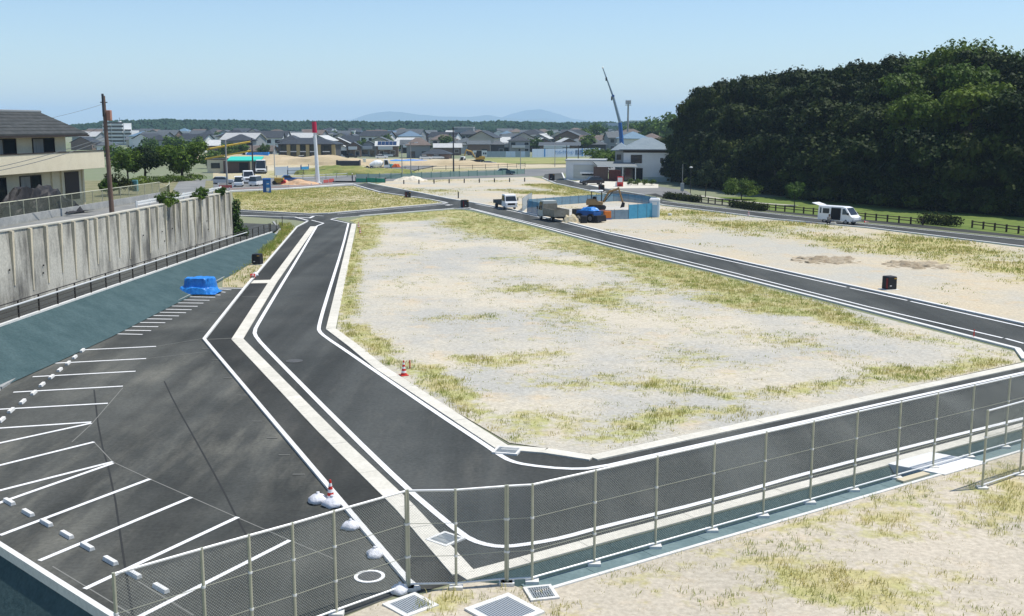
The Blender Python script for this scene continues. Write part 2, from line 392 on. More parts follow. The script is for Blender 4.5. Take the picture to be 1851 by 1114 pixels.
# parking lot
park = sheet('parking_lot', [P2(445, 522), P2(371, 615), P2(509, 780), P2(630, 924), P2(738, 1058), (-2.7, 25.3), (-5.6, 22.4), (-7.0, 21.7), (-9.5, 23.9), (-21, 34.6), (-22.5, 46), P2(120, 640), P2(330, 541), P2(398, 521)], .012, ASPH_P)

# white lines
def line_px(name, pts, width, parent, z=.022, th=.006, m=PAINT, smooth=0):
    q = [P2(*p) for p in pts]
    if smooth: q = smooth_line(q, smooth)
    return ribbon(name, q, width, z, z+th, m, parent)
L5 = [(573, 409), (533, 476), (500, 530), (470, 580), (459, 600), (464, 612), (488, 638), (628, 780), (735, 884), (800, 939), (822, 957), (852, 978), (886, 988), (916, 990), (969, 983), (1020, 973), (1080, 956), (1290, 905), (1470, 853), (1702, 794), (1851, 757), (2150, 683)]
line_px('edge_line', L5, .21, road, smooth=1)
L7 = [(630, 404), (619, 449), (586, 555), (577, 588), (576, 599), (588, 610), (630, 638), (686, 677), (790, 748), (884, 810), (902, 823), (923, 835), (953, 842), (1020, 849), (1075, 848), (1180, 824), (1455, 763), (1560, 738), (1851, 674), (2150, 609)]
line_px('edge_line', L7, .21, road, smooth=1)
line_px('edge_line', [(563, 398.5), (585, 404), (573, 409)], .2, road)
line_px('edge_line', [(630, 404), (598, 397), (610, 394), (684, 388.5), (812, 377.5)], .2, road)
KERB1 = [(556, 401), (537, 411), (442, 522), (369, 615), (507, 780), (628, 924), (738, 1055), (755, 1069)]
blk = ribbon('kerb', [P2(*p) for p in KERB1], .17, 0, .10, CONC_W)
KERB1o = blk
# gutters of precast blocks
gut1 = ribbon('gutter', [P2(*p) for p in [(566, 410), (493, 511), (429, 614)]], .50, .004, .016, CONC_G)
cl = [P2(566, 410), P2(493, 511), P2(429, 614), P2(589, 780), P2(731, 918), fence_pt(-1.15, 1.45)]
blocks(gut1, 'gutter_block', cl, .62, .0, .045, CONC)
cl2 = [fence_pt(-1.3, 1.28), fence_pt(40, 1.28)]
gut2 = ribbon('gutter', [cl2[0], cl2[-1]], .3, .004, .016, CONC_G)
blocks(gut2, 'gutter_block', cl2, .46, .0, .045, CONC)
cl3 = [P2(640, 405.5), P2(598, 596), P2(637, 625), P2(688, 667), P2(908, 811), P2(985, 817), P2(1071, 830), P2(1560, 724), P2(1851, 661), P2(2150, 597)]
gut3 = ribbon('gutter', [cl3[0], P2(600, 590)], .3, .004, .016, CONC_G)
blocks(gut3, 'gutter_block', cl3, .55, .0, .06, CONC)
# cross road kerbs
for pts in ([(380, 377), (423, 380), (560, 387.5), (592, 386.5), (808, 367.5), (776, 361), (687, 348), (640, 334.5)],
            [(430, 391), (533, 394), (556, 400)], [(650, 391), (684, 388.5), (820, 378), (849, 379.5)],
            [(665, 331), (679, 334), (751, 347.5), (810, 359.5), (847, 365.5), (928, 380), (977, 392), (1025, 402), (1100, 421), (1323, 470), (1530, 516), (1851, 587), (2050, 631)],
            [(849, 379.5), (860, 381.5), (977, 411.5), (1100, 445), (1327, 501.5), (1570, 563.5), (1839, 633), (1853, 652)],
            [(1200, 371.5), (1400, 397), (1566, 412), (1851, 447), (2100, 475)],
            [(981, 322), (1004, 332), (1074, 347), (1142, 359), (1200, 371.5)],
            [(1016, 313), (1021, 325), (1090, 341), (1165, 353)]):
    ribbon('kerb', [P2(*p) for p in pts], .30, 0, .11, CONC_W)
for pts, par in (([(849, 376.5), (977, 407.5), (1100, 438.5), (1327, 494), (1570, 555.5), (1812, 612)], roadC), ([(1818, 613), (1851, 622)], roadC),
                 ([(860, 369), (928, 382.6), (1025, 404.6), (1100, 423.5), (1323, 473.5), (1530, 520)], roadC), ([(1536, 521.3), (1640, 544)], roadC), ([(1646, 545.6), (1851, 592)], roadC),
                 ([(1197, 364.5), (1400, 387.5), (1546, 403.5), (1851, 434.5), (2100, 463)], roadD), ([(640, 336.5), (687, 350.5), (776, 363.5), (814, 371)], roadC),
                 ([(424, 382), (560, 389.5), (585, 391)], crossB), ([(610, 387.5), (806, 369.5)], crossB), ([(431, 389.5), (533, 393)], crossB)):
    line_px('edge_line', pts, .18, par, z=.026)
line_px('stop_line', [(541, 393.5), (560, 394.5), (567, 391.5)], .35, crossB, z=.026)
line_px('stop_line', [(806, 372), (818, 370.5)], .35, crossB, z=.026)
line_px('stop_line', [(372, 0 + 523), (398, 521.5), (443, 522)], .18, park)
# cross slab on the pavement
px_sheet('cross_drain', [(459, 507.5), (493, 506.5), (488, 512.5), (453, 513)], .03, CONC)
ribbon('joint', [P2(369, 614.5), P2(424, 612)], .12, .016, .0185, mat('old_joint', (.13, .13, .115), rough=.95), None)
ribbon('joint', [P2(438, 537), P2(470, 537)], .10, .016, .0185, MATS['old_joint'], None)

# stall lines
stalls = [((282, 627), (116, 635)), ((264, 649), (90, 658)), ((245, 672), (59, 682)), ((222, 699), (24, 710)), ((195, 730), (-30, 742.6)), ((165, 764), (-60, 779)),
          ((165, 766), (-60, 815)), ((170, 800), (-80, 862)), ((204, 836), (-60, 903)), ((204, 838.5), (-40, 924)), ((271, 867), (0, 969)), ((346, 900), (71, 1015)), ((430, 936), (153, 1066)), ((524, 978), (245, 1120))]
for a, b in stalls: line_px('stall_line', [a, b], .15, park, z=.018)
bike = [(568, 774, 755, 778), (610, 755, 800, 758), (655, 735, 838, 737), (698, 714, 875, 716), (737, 695, 912, 697), (775, 677, 948, 680), (817, 660, 985, 663), (858, 644, 1015, 647), (887, 627, 1047, 629),
        (918, 610, 1078, 612), (948, 594, 1110, 597), (1000, 578, 1140, 581), (1115, 567, 1168, 569), (1150, 551, 1195, 554), (1160, 537, 1225, 541)]
for a, b, c, d in bike: line_px('stall_line', [(a/2.932, 340+b/2.932), (c/2.932, 340+d/2.932)], .14, park, z=.018)
# thin chalk lines and paving seams in the parking lot
CHALK = mat('chalk', (.20, .20, .18), rough=.95); SEAM = mat('asphalt_seam', (.028, .029, .028), rough=.95)
for pts in ([(282, 627), (370, 612)], [(264, 649), (375, 636)], [(222, 702), (165, 768), (130, 800)], [(170, 800), (204, 836), (271, 867), (346, 900), (430, 937), (524, 978), (605, 1012)], [(95, 1025), (235, 1110)], [(250, 1052), (350, 1114)]):
    line_px('chalk_line', pts, .035, park, z=.016, th=.002, m=CHALK)
for pts in ([(297, 690), (316, 730), (350, 790), (400, 880), (432, 945), (452, 980)], [(170, 705), (180, 790), (205, 880), (222, 1000), (240, 1114)]):
    line_px('paving_seam', pts, .06, park, z=.0145, th=.001, m=SEAM, smooth=1)
ribbon('kerb', [(-22.55, 46.2), P2(82, 651), P2(120, 632), P2(330, 541), P2(400, 505), P2(462, 459), P2(498, 425), P2(506, 416), P2(494, 402)], .22, 0, .12, CONC_G)
ribbon('kerb', [(-22.5, 46), (-21, 34.6), (-9.5, 23.9), (-5, 19.9)], .16, -.3, .13, CONC_W)

# ---------------------------------------------------------------- lots with grass
def lot(name, pts, step, z, m, gfun, relief=.05, edge=1.5):
    poly = [tuple(p) for p in pts]; a = np.array(poly)
    x0, y0 = a.min(0); x1, y1 = a.max(0)
    gx, gy = np.meshgrid(np.arange(x0, x1, step), np.arange(y0, y1, step)); gx = gx.ravel(); gy = gy.ravel()
    gx = gx+nr.uniform(-.3, .3, gx.shape)*step; gy = gy+nr.uniform(-.3, .3, gy.shape)*step
    k = inside(gx, gy, poly); gx, gy = gx[k], gy[k]
    k = seg_dist(gx, gy, poly+[poly[0]]) > step*.5; gx, gy = gx[k], gy[k]
    n = len(poly); vs = [Vector(p) for p in poly]+[Vector((x, y)) for x, y in zip(gx, gy)]
    r = delaunay_2d_cdt(vs, [(i, (i+1) % n) for i in range(n)], [list(range(n))], 1, 1e-4)
    V = np.array([(v.x, v.y) for v in r[0]]); T = np.array([f for f in r[2] if len(f) == 3])
    de = seg_dist(V[:, 0], V[:, 1], poly+[poly[0]])
    Z = z+(fbm(V[:, 0], V[:, 1], .22, 4)-.35)*relief*2*np.clip(de/edge, 0, 1)
    o = mesh_np(name, np.column_stack([V, Z]), T, 3, m)
    if o.data.polygons[0].normal.z < 0: o.data.flip_normals()
    at = o.data.attributes.new('grass', 'FLOAT', 'POINT'); at.data.foreach_set('value', np.clip(gfun(V[:, 0], V[:, 1]), 0, 1).astype(np.float32))
    for p in o.data.polygons: p.use_smooth = True
    o['kind'] = 'structure'; return o, poly
def blobs(x, y, items):
    g = np.zeros(len(x))
    for pts, r, s in items:
        q = [P2(*p) for p in pts]; q = q if len(q) > 1 else q*2
        g = np.maximum(g, s*np.clip(1.35-seg_dist(x, y, q)/r, 0, 1))
    return g
MAIN_G = [([(650, 398), (830, 384), (870, 395), (1000, 428), (1060, 445)], 6, .95), ([(880, 400), (980, 430)], 6.5, 1.0), ([(1060, 445), (1210, 485), (1330, 525), (1420, 555)], 3.6, .85), ([(1290, 540), (1390, 548)], 2.0, .9), ([(1450, 555), (1550, 588)], 1.8, .95), ([(1550, 590), (1800, 640)], 1.5, .45),
          ([(652, 408), (640, 450)], 2.6, 1.0), ([(640, 450), (625, 530), (628, 575)], 1.1, .75), ([(632, 590), (660, 612), (690, 640)], 1.2, .85), ([(700, 655), (765, 668)], .9, .9), ([(775, 680), (830, 720), (870, 760), (930, 790)], 1.1, .65),
          ([(960, 760), (1060, 780), (1130, 790)], 2.0, .65), ([(1140, 775), (1250, 745), (1330, 750)], 1.3, .75), ([(1330, 720), (1480, 700), (1600, 680)], 1.0, .6), ([(1600, 670), (1720, 690), (1790, 655)], 1.7, .75),
          ([(770, 578), (870, 573)], 1.3, .42), ([(850, 652), (905, 655)], 1.1, .55), ([(905, 655), (1010, 640)], 1.3, .42), ([(700, 462), (755, 460)], 2, .4), ([(970, 525), (1060, 545), (1100, 520)], 3, .4), ([(1100, 470), (1250, 530)], 3.5, .42), ([(930, 470), (1050, 480)], 4, .4),
          ([(1160, 620), (1260, 650), (1350, 670)], 2.5, .4), ([(1400, 610), (1500, 640)], 2.5, .4), ([(1000, 560), (1080, 600)], 2.5, .38), ([(1150, 560), (1300, 600)], 3, .36), ([(1050, 690), (1250, 700)], 2, .32)]
def g_main(x, y):
    n = fbm(x, y, .16, 4); f = fbm(x+50, y, .55, 3)
    b = blobs(x, y, MAIN_G); f2 = fbm(x+11, y+5, 1.1, 3)
    return np.clip(b*(.35+1.1*n)*(.45+1.1*f)*1.35+np.clip((n-.40)*1.5, 0, .42)*np.clip((f2-.42)*5, 0, 1), 0, 1)
main_px = [(646, 406.5), (632, 399), (660, 392), (684, 390.3), (820, 379.8), (840, 381), (860, 385), (977, 415), (1100, 449), (1327, 506), (1570, 569), (1834, 637), (1846, 656), (1560, 718.5), (1070, 823), (921, 802), (729, 690), (609, 597), (617, 536)]
lot_main, poly_main = lot('vacant_lot', [P2(*p) for p in main_px], 1.0, .03, LOT, g_main)
RIGHT_G = [([(1240, 388), (1420, 425), (1600, 445), (1851, 470)], 7, .75), ([(1640, 440), (1790, 470), (1900, 490)], 8, .85), ([(1100, 425), (1320, 474), (1520, 520), (1850, 592)], 1.6, .5), ([(1210, 380), (1500, 415), (1851, 455)], 2.5, .5), ([(930, 345), (1040, 352)], 5, .85), ([(700, 340), (820, 352)], 5, .6), ([(1270, 440), (1400, 470)], 1.5, .4), ([(980, 335), (1060, 350)], 4, 1.0), ([(1300, 385), (1180, 372)], 2, .35), ([(700, 325), (900, 330)], 6, .45)]
def g_right(x, y):
    n = fbm(x+200, y, .12, 4)
    return np.clip(blobs(x, y, RIGHT_G)*(.35+1.1*n)*(.5+fbm(x+70, y, .4, 3))*1.1+np.clip((n-.48)*1.8, 0, .4), 0, 1)
right_px = [(681, 333.5), (751, 346.5), (810, 358.5), (847, 364.5), (928, 378.8), (977, 390.8), (1025, 400.5), (1100, 419.5), (1323, 468), (1530, 513.5), (1851, 584), (2030, 624), (2120, 560), (2120, 481), (1851, 449), (1566, 413.5), (1400, 398.5), (1200, 373), (1142, 361), (1074, 349), (1004, 334), (981, 324), (960, 320), (700, 328)]
lot_right, poly_right = lot('vacant_lot', [P2(*p) for p in right_px], 1.8, .03, LOT_R, g_right, .06)
def g_ul(x, y): return np.clip(.35+fbm(x+90, y, .06, 4)*.75, 0, 1)
lot_ul, poly_ul = lot('vacant_lot', [P2(*p) for p in [(425, 379.3), (560, 386), (592, 385), (800, 367), (774, 361.5), (687, 349.5), (640, 336.5), (560, 341), (420, 349)]], 2.5, .03, LOT_G, g_ul, .05)
# strip between bank and pavement
def g_st(x, y): return np.clip(.2+np.clip((y-88)/10, 0, 1)*.5*(fbm(x, y, .3, 3)*1.6), 0, 1)
lot_st, poly_st = lot('verge', [P2(*p) for p in [(402, 520), (440, 520.5), (533, 411.5), (522, 405), (502, 405), (508, 417), (499, 427), (464, 461), (403, 506)]], 1.0, .03, LOT_G, g_st, .05)
NEAR_G = [([(1150, 1060), (1250, 1010), (1330, 1000)], 1.2, .6), ([(1380, 1000), (1520, 1060), (1700, 1060)], 1.8, .75), ([(1500, 960), (1700, 950), (1851, 900)], 1.6, .7), ([(1620, 900), (1851, 850)], .8, .6), ([(780, 1100), (830, 1085)], .5, 1.0), ([(1000, 1110), (1100, 1090)], .6, .6), ([(1300, 1080), (1430, 1060)], 1.0, .7)]
def g_near(x, y):
    n = fbm(x+300, y, .35, 4); return np.clip(blobs(x, y, NEAR_G)*(.3+1.0*n)*(.4+1.2*fbm(x+9, y, 1.3, 3))+np.clip((n-.38)*1.5, 0, .5), 0, 1)
near_poly = [P2(757, 1078), P2(845, 1052), fence_pt(-.5, .2), fence_pt(-.3, -.5), fence_pt(.9, -.56), fence_pt(40, -.56), (60, 30), (60, 6), (-4.6, 6), (-4.9, 20.2), (-6.3, 21.3), (-3.2, 24.75)]
lot_near, poly_near = lot('vacant_lot', near_poly, .7, .02, LOT_N, g_near, .05, .8)

def grass(name, polys, n, dens, hmin, hmax, spread, blades, width, m, zb=.03):
    V = []; tot = 0
    a = np.array(polys); x0, y0 = a.min(0); x1, y1 = a.max(0)
    k = n*6
    x = nr.uniform(x0, x1, k); y = nr.uniform(y0, y1, k)
    ok = inside(x, y, polys); x, y = x[ok], y[ok]
    # only where the camera's surroundings can see it
    ok = (np.abs(x) < y*.56+4) & (y > 14); x, y = x[ok], y[ok]
    d = dens(x, y); ok = nr.rand(len(x)) < d; x, y, d = x[ok][:n], y[ok][:n], d[ok][:n]
    # clump positions: every tuft gets blades
    nb = blades; N = len(x)*nb
    bx = np.repeat(x, nb)+nr.normal(0, spread, N); by = np.repeat(y, nb)+nr.normal(0, spread, N)
    ok = inside(bx, by, polys); hh = np.repeat(nr.uniform(hmin, hmax, len(x))*(.6+.6*d), nb)*nr.uniform(.5, 1.1, N)
    bx, by, hh = bx[ok], by[ok], hh[ok]; N = len(bx)
    an = nr.uniform(0, 2*np.pi, N); ln = nr.uniform(.1, .9, N)*hh
    fa = nr.uniform(0, np.pi, N); wx = np.cos(fa)*width*.5*(.6+hh); wy = np.sin(fa)*width*.5*(.6+hh)
    z = np.full(N, zb-.02)
    p0 = np.column_stack([bx-wx, by-wy, z]); p1 = np.column_stack([bx+wx, by+wy, z])
    mx, my = bx+np.cos(an)*ln*.35, by+np.sin(an)*ln*.35
    p2 = np.column_stack([mx+wx*.7, my+wy*.7, z+hh*.62]); p3 = np.column_stack([mx-wx*.7, my-wy*.7, z+hh*.62])
    p4 = np.column_stack([bx+np.cos(an)*ln, by+np.sin(an)*ln, z+hh*.95])
    Vt = np.stack([p0, p1, p2, p3, p4], 1).reshape(-1, 3); b = np.arange(N)*5
    T = np.concatenate([np.column_stack([b, b+1, b+2]), np.column_stack([b, b+2, b+3]), np.column_stack([b+3, b+2, b+4])])
    return mesh_np(name, Vt, T, 3, m)
GR = mat('grass_blades', (.56, .47, .19), (.27, .32, .065), scale=.45, detail=6, lo=.38, hi=.60, rough=.8, transl=.3, spec=.1, fine=.2)
GR_G = mat('grass_green', (.40, .37, .11), (.21, .29, .05), scale=.6, detail=5, lo=.38, hi=.60, rough=.8, transl=.3, spec=.1, fine=.2)
GR_S = mat('grass_straw', (.64, .52, .30), (.50, .45, .20), scale=.6, detail=5, lo=.4, hi=.62, rough=.9, transl=.2, spec=.1)
def nearbias(f, d0): return lambda x, y: f(x, y)*np.clip(d0/np.maximum(y, 1), .12, 1)
g = grass('grass', poly_main, 15000, lambda x, y: (np.clip(g_main(x, y)-.15, 0, 1)**1.15+.05*np.clip((fbm(x+31, y+8, .9, 3)-.45)*8, 0, 1)+.012)*np.clip(75/y, .25, 1), .08, .26, .14, 9, .032, GR)
tag(g, 'patchy yellow-green grass growing on the large sandy lot inside the bent road', 'grass', kind='stuff')
g = grass('dry_grass', poly_main, 6000, lambda x, y: np.clip(fbm(x+7, y+3, .3, 3)-.35, 0, 1)*np.clip(60/y, .2, 1), .03, .14, .22, 7, .035, GR_S)
tag(g, 'short dry straw scattered over the large sandy lot inside the bent road', 'dry grass', kind='stuff')
g = grass('grass', poly_near, 9500, lambda x, y: np.clip(g_near(x, y)-.12, 0, 1)**1.2+.05, .08, .26, .10, 10, .022, GR)
tag(g, 'sparse green grass tufts on the sandy lot this side of the wire fence', 'grass', kind='stuff')
g = grass('dry_grass', poly_near, 6000, lambda x, y: np.clip(fbm(x+7, y+3, .6, 3)-.3, 0, 1), .02, .10, .16, 8, .016, GR_S)
tag(g, 'dry straw lying on the sandy lot this side of the wire fence', 'dry grass', kind='stuff')
g = grass('grass', poly_right, 9000, lambda x, y: np.clip(g_right(x, y)-.25, 0, 1), .12, .35, .35, 9, .09, GR)
tag(g, 'dry yellow-green grass on the lots beyond the straight diagonal road', 'grass', kind='stuff')
g = grass('grass', poly_ul, 3500, lambda x, y: g_ul(x, y)*.6, .12, .30, .4, 9, .10, GR)
tag(g, 'yellowish grass on the lot beyond the cross road', 'grass', kind='stuff')
g = grass('grass', poly_st, 800, lambda x, y: np.clip(g_st(x, y), 0, 1), .15, .5, .2, 10, .05, GR_G)
tag(g, 'green grass on the wedge between the teal bank and the pavement', 'grass', kind='stuff')

# ---------------------------------------------------------------- teal bank, ledge, retaining wall, terrace
def zl(D): return np.interp(D, [30, 52, 98, 113, 126], [2.1, 1.72, .72, .32, .1]).item()
Ds = [30, 40, 46, 52, 58, 66, 74, 82, 90, 98, 106, 113]
foot = {30: -22.2, 40: -22.4, 46: -22.6, 52: -22.2, 58: -21.9, 66: -21.8, 74: -21.7, 82: -21.6, 90: -21.8, 98: -22.6, 106: -23.6, 113: -24.6}
mb = MB()
for a, b in zip(Ds[:-1], Ds[1:]):
    mb.quad((foot[a], a, .05), (foot[b], b, .05), (-25.2, b, zl(b)), (-25.2, a, zl(a)))
o = mb.build('embankment', TEAL); o['kind'] = 'structure'
mb = MB(); mbk = MB()
for a, b in zip(Ds[:-1], Ds[1:]):
    mb.quad((-25.2, a, zl(a)-.02), (-25.2, b, zl(b)-.02), (-28, b, zl(b)-.02), (-28, a, zl(a)-.02))
    mbk.hexa([(-25.35, a, zl(a)-.2), (-25.15, a, zl(a)-.2), (-25.15, b, zl(b)-.2), (-25.35, b, zl(b)-.2)], [(-25.35, a, zl(a)+.08), (-25.15, a, zl(a)+.08), (-25.15, b, zl(b)+.08), (-25.35, b, zl(b)+.08)])
mb.quad((-25.2, 113, zl(113)-.02), (-26.2, 124, .1), (-33, 127, .1), (-31, 109, zl(109)-.02))
mb.build('path', ASPH)['kind'] = 'structure'
mbk.build('kerb', CONC_W)['kind'] = 'structure'

def zw(D): return np.interp(D, [30, 57, 71, 106], [6.3, 5.78, 5.38, 4.92]).item()     # wall top
WALLM = mat('weathered_concrete_wall', (.13, .125, .11), (.50, .48, .41), scale=.5, detail=12, lo=.38, hi=.58, stretch=(1, 1, .35), rough=.92, bump=.2, bscale=5, fine=.16)
RIBM = mat('pale_rib_concrete', (.66, .58, .42), (.52, .47, .36), scale=.9, stretch=(1, 1, .3), rough=.9, fine=.1)
wall = thing('retaining_wall', 'tall weathered grey concrete retaining wall with pale vertical ribs', 'wall', (-27.7, 107, 0))
XW = -27.7
seg = [30, 36, 42, 48, 54, 60, 66, 72, 78, 84, 90, 96, 102, 107]
for a, b in zip(seg[:-1], seg[1:]):
    MB().hexa([(-.7, a+.01-107, zl(a)-.6), (0, a+.01-107, zl(a)-.6), (0, b-.01-107, zl(b)-.6), (-.7, b-.01-107, zl(b)-.6)],
              [(-.45, a+.01-107, zw(a)), (-.08, a+.01-107, zw(a)), (-.08, b-.01-107, zw(b)), (-.45, b-.01-107, zw(b))]).build('wall_panel', WALLM, wall)
MBc = MB()
for a, b in zip(seg[:-1], seg[1:]):
    MBc.hexa([(-.47, a-107, zw(a)+.003), (-.02, a-107, zw(a)+.003), (-.02, b-107, zw(b)+.003), (-.47, b-107, zw(b)+.003)], [(-.47, a-107, zw(a)+.08), (-.02, a-107, zw(a)+.08), (-.02, b-107, zw(b)+.08), (-.47, b-107, zw(b)+.08)])
MBc.build('coping', mat('pale_coping', (.55, .52, .43), (.45, .44, .38), scale=1, rough=.9), wall)
d = 33.0
while d < 106.5:
    hb = zl(d)+rng.uniform(.35, 1.1); wd = rng.uniform(.10, .15)
    MB().hexa([(-.06, d-wd*.5-107, hb), (.02, d-wd*.5-107, hb), (.02, d+wd*.5-107, hb), (-.06, d+wd*.5-107, hb)],
              [(-.1, d-wd-107, zw(d)-.02), (.12, d-wd-107, zw(d)-.02), (.12, d+wd-107, zw(d)-.02), (-.1, d+wd-107, zw(d)-.02)]).build('rib', RIBM, wall)
    d += rng.choice([2.0, 2.0, 2.1, 2.3, 1.6])
# weep holes with stains
for k in range(9):
    dd = rng.uniform(56, 104); zz = zl(dd)+rng.uniform(1.2, 2.4)
    MB().lathe([(.05, -.02), (.05, .035)], 8, (0.0, dd-107, zz), 'x').build('weep_hole', DARK, wall)
# handrail fence on the ledge
rail = thing('railing', 'dark brown steel railing with a white handrail at the foot of the ribbed wall', 'railing', (-25.25, 112, 0))
posts = []; d = 40.0
while d < 112.6: posts.append(d); d += 2.4
posts.append(112.6)
for d in posts: MB().box(-.035, .035, d-112-.035, d-112+.035, zl(d), zl(d)+.98).build('post', BROWNM, rail)
for hh, mm, r in ((.30, BROWNM, .018), (.55, BROWNM, .018), (.97, BROWNM, .03)):
    MB().path([(.02, d-112, zl(d)+hh) for d in posts], r, 5).build('rail', mm, rail)
MB().path([(.045, d-112, zl(d)+.78) for d in posts if d < 104], .045, 6).build('handrail', STEEL_W, rail)
# far return of the railing beside the cross road
pr = [(-25.25, 112.6), (-25.6, 117), (-26.0, 122)]
for (x, y) in pr[1:]: MB().box(x+25.25-.03, x+25.25+.03, y-112-.03, y-112+.03, .0, zl(113)+.95).build('post', BROWNM, rail)
# terrace behind the wall
TERR = mat('terrace_soil', (.15, .16, .07), (.25, .22, .13), scale=.6, rough=.95, fine=.2)
tp = [(-28.1, 30), (-28.1, 106.9), (-30.9, 112), (-37.2, 135), (-120, 135), (-120, 30)]
def zt(y): return np.interp(y, [30, 60, 105, 135], [5.6, 5.15, 4.7, 4.6]).item()
def xr(y): return np.interp(y, [30, 106.9, 112, 135], [-28.1, -28.1, -30.9, -37.2]).item()
ys = [30, 45, 60, 75, 90, 105, 106.9, 112, 124, 135]
mb = MB(); ms = MB()
for a, b in zip(ys[:-1], ys[1:]):
    mb.quad((xr(a), a, zt(a)), (xr(b), b, zt(b)), (-120, b, zt(b)), (-120, a, zt(a)))
    mb.quad((xr(a), a, -3), (xr(b), b, -3), (xr(b), b, zt(b)), (xr(a), a, zt(a)))
    ms.quad((xr(a)-.9, a, zt(a)+.02), (xr(b)-.9, b, zt(b)+.02), (xr(b)-4.2, b, zt(b)+.02), (xr(a)-4.2, a, zt(a)+.02))
mb.quad((xr(135), 135, -3), (-120, 135, -3), (-120, 135, zt(135)), (xr(135), 135, zt(135)))
mb.build('terrace', TERR)['kind'] = 'structure'
ms.build('street', mat('street_concrete', (.17, .175, .17), (.24, .24, .225), scale=.5, rough=.95, fine=.12))['kind'] = 'structure'

# ---------------------------------------------------------------- foliage
def leaf_cloud(lobes, n, size, seed, droop=.0, shell=.55):
    """many leaf-clump quads spread over the outer volume of several lobes"""
    r = np.random.RandomState(seed); L = np.array(lobes, float)         # x,y,z,rx,rz
    wts = (L[:, 3]**2); wts /= wts.sum(); idx = r.choice(len(L), n, p=wts)
    d = r.normal(size=(n, 3)); d /= np.linalg.norm(d, axis=1)[:, None]
    rad = shell+(1-shell)*r.rand(n)**.6
    bump = 1+.22*np.sin(d[:, 0]*7+idx)+.18*np.sin(d[:, 1]*9+idx*2+d[:, 2]*5)
    c = L[idx, :3]+d*np.column_stack([L[idx, 3], L[idx, 3], L[idx, 4]])*(rad*bump)[:, None]
    # orientation: mix of outward and random, tilted up
    nrm = d*.8+r.normal(size=(n, 3))*.55+np.array([0, 0, .35]); nrm /= np.linalg.norm(nrm, axis=1)[:, None]
    t = np.cross(nrm, r.normal(size=(n, 3))); t /= np.linalg.norm(t, axis=1)[:, None]; b = np.cross(nrm, t)
    s = size*r.uniform(.55, 1.25, n)[:, None]; s2 = s*r.uniform(.45, .9, n)[:, None]
    v = np.stack([c-t*s, c-b*s2*.8+nrm*s*.12, c+t*s, c+b*s2-nrm*s*.1], 1).reshape(-1, 3)
    f = np.arange(n*4).reshape(-1, 4)
    return v, f
def make_tree(name, label, cat, seed, h, rx, rz, nl, n, size, leafm, trunk_h, trunk_r, group=None, flat=1.0, ground=False):
    r = random.Random(seed); root = thing(name, label, cat, (0, 0, 0), 0, group)
    cz = h-rz; lobes = [(0, 0, cz, rx*.62, rz*.8)]
    for k in range(nl):
        a = 2*math.pi*k/nl+r.uniform(-.4, .4); q = r.uniform(.45, .78)*rx
        zz = cz+r.uniform(-.65, .6)*rz
        lobes.append((math.cos(a)*q, math.sin(a)*q, zz, rx*r.uniform(.28, .48), rz*r.uniform(.25, .42)*flat))
    v, f = leaf_cloud(lobes, n, size, seed)
    mesh_np('crown', v, f, 4, leafm, root)
    t = MB(); p = [(0, 0, -.3), (r.uniform(-.1, .1), r.uniform(-.1, .1), trunk_h*.5), (r.uniform(-.2, .2), r.uniform(-.2, .2), trunk_h)]
    t.path(p, trunk_r, 7, trunk_r*.6)
    for L in lobes[1:]:
        mid = ((p[2][0]+L[0])/2, (p[2][1]+L[1])/2, (trunk_h+L[2])/2+.2)
        t.path([p[2], mid, (L[0], L[1], L[2])], trunk_r*.5, 5, trunk_r*.15)
    t.build('trunk', BARK, root)
    return root

# hill with wood
hill_sil = [(1170, 335), (1190, 290), (1205, 250), (1225, 205), (1240, 168), (1265, 152), (1300, 141), (1420, 127), (1550, 114), (1620, 102), (1700, 82), (1745, 73), (1800, 90), (1851, 104), (2000, 120), (2200, 150), (2500, 215)]
def sil(u): return float(np.interp(u, [a for a, b in hill_sil], [b for a, b in hill_sil]))
base_line = [(34, 224), (35.5, 201), (45, 172), (55, 149), (66, 132), (80, 116), (110, 91)]
bl = resample(base_line, 1.0)
depth_n = []
def hill_base(t):                               # point on the foot line and inward normal
    k = min(int(t), len(bl)-2); p = bl[k]; d = (bl[min(k+4, len(bl)-1)]-bl[max(k-4, 0)]).normalized(); nn = Vector((-d.y, d.x))
    if nn.x < 0: nn = -nn
    return p, nn
def canopy_z(x, y, back):
    u = CX+F*x/y; return H+(YH-sil(u))*y/F
# terrain mound
mb = MB(); rows = []
for t in range(0, len(bl), 6):
    p, nn = hill_base(t); row = []
    for bk in (0, 4, 9, 16, 26, 40, 58):
        q = p+nn*bk; top = max(canopy_z(q.x, q.y, bk)-7.5, .3)
        f = min(1, bk/20); hgt = top*(f**.8) if bk < 27 else top*max(0, 1-(bk-26)/34)
        row.append((q.x, q.y, max(-.5, hgt+(-.3 if bk == 0 else 0))))
    rows.append(row)
for ra, rb in zip(rows[:-1], rows[1:]):
    for k in range(len(ra)-1): mb.quad(ra[k], rb[k], rb[k+1], ra[k+1])
mb.build('hill', mat('hill_soil', (.012, .016, .007), (.022, .028, .011), scale=.3, rough=1))['kind'] = 'structure'
protos = []
for k in range(7):
    lab = 'dense dark evergreen tree in the wood on the hill'
    tr = make_tree('broadleaf_tree', lab, 'tree', 100+k, 9.0, 4.0+rng.uniform(-.4, .5), 3.2+rng.uniform(-.3, .6), 9+k % 3, 5200, .30, LEAF, 6.0, .22, 'trees of the wooded hill', flat=.9)
    protos.append(tr)
protoY = [make_tree('broadleaf_tree', 'yellow-green tree in the crown of the wooded hill, sunlight put into its leaf colour', 'tree', 150+k, 9.0, 4.2, 3.4, 10, 5600, .28, LEAF_Y, 6.0, .22, 'bright trees of the wooded hill', flat=.9) for k in range(2)]
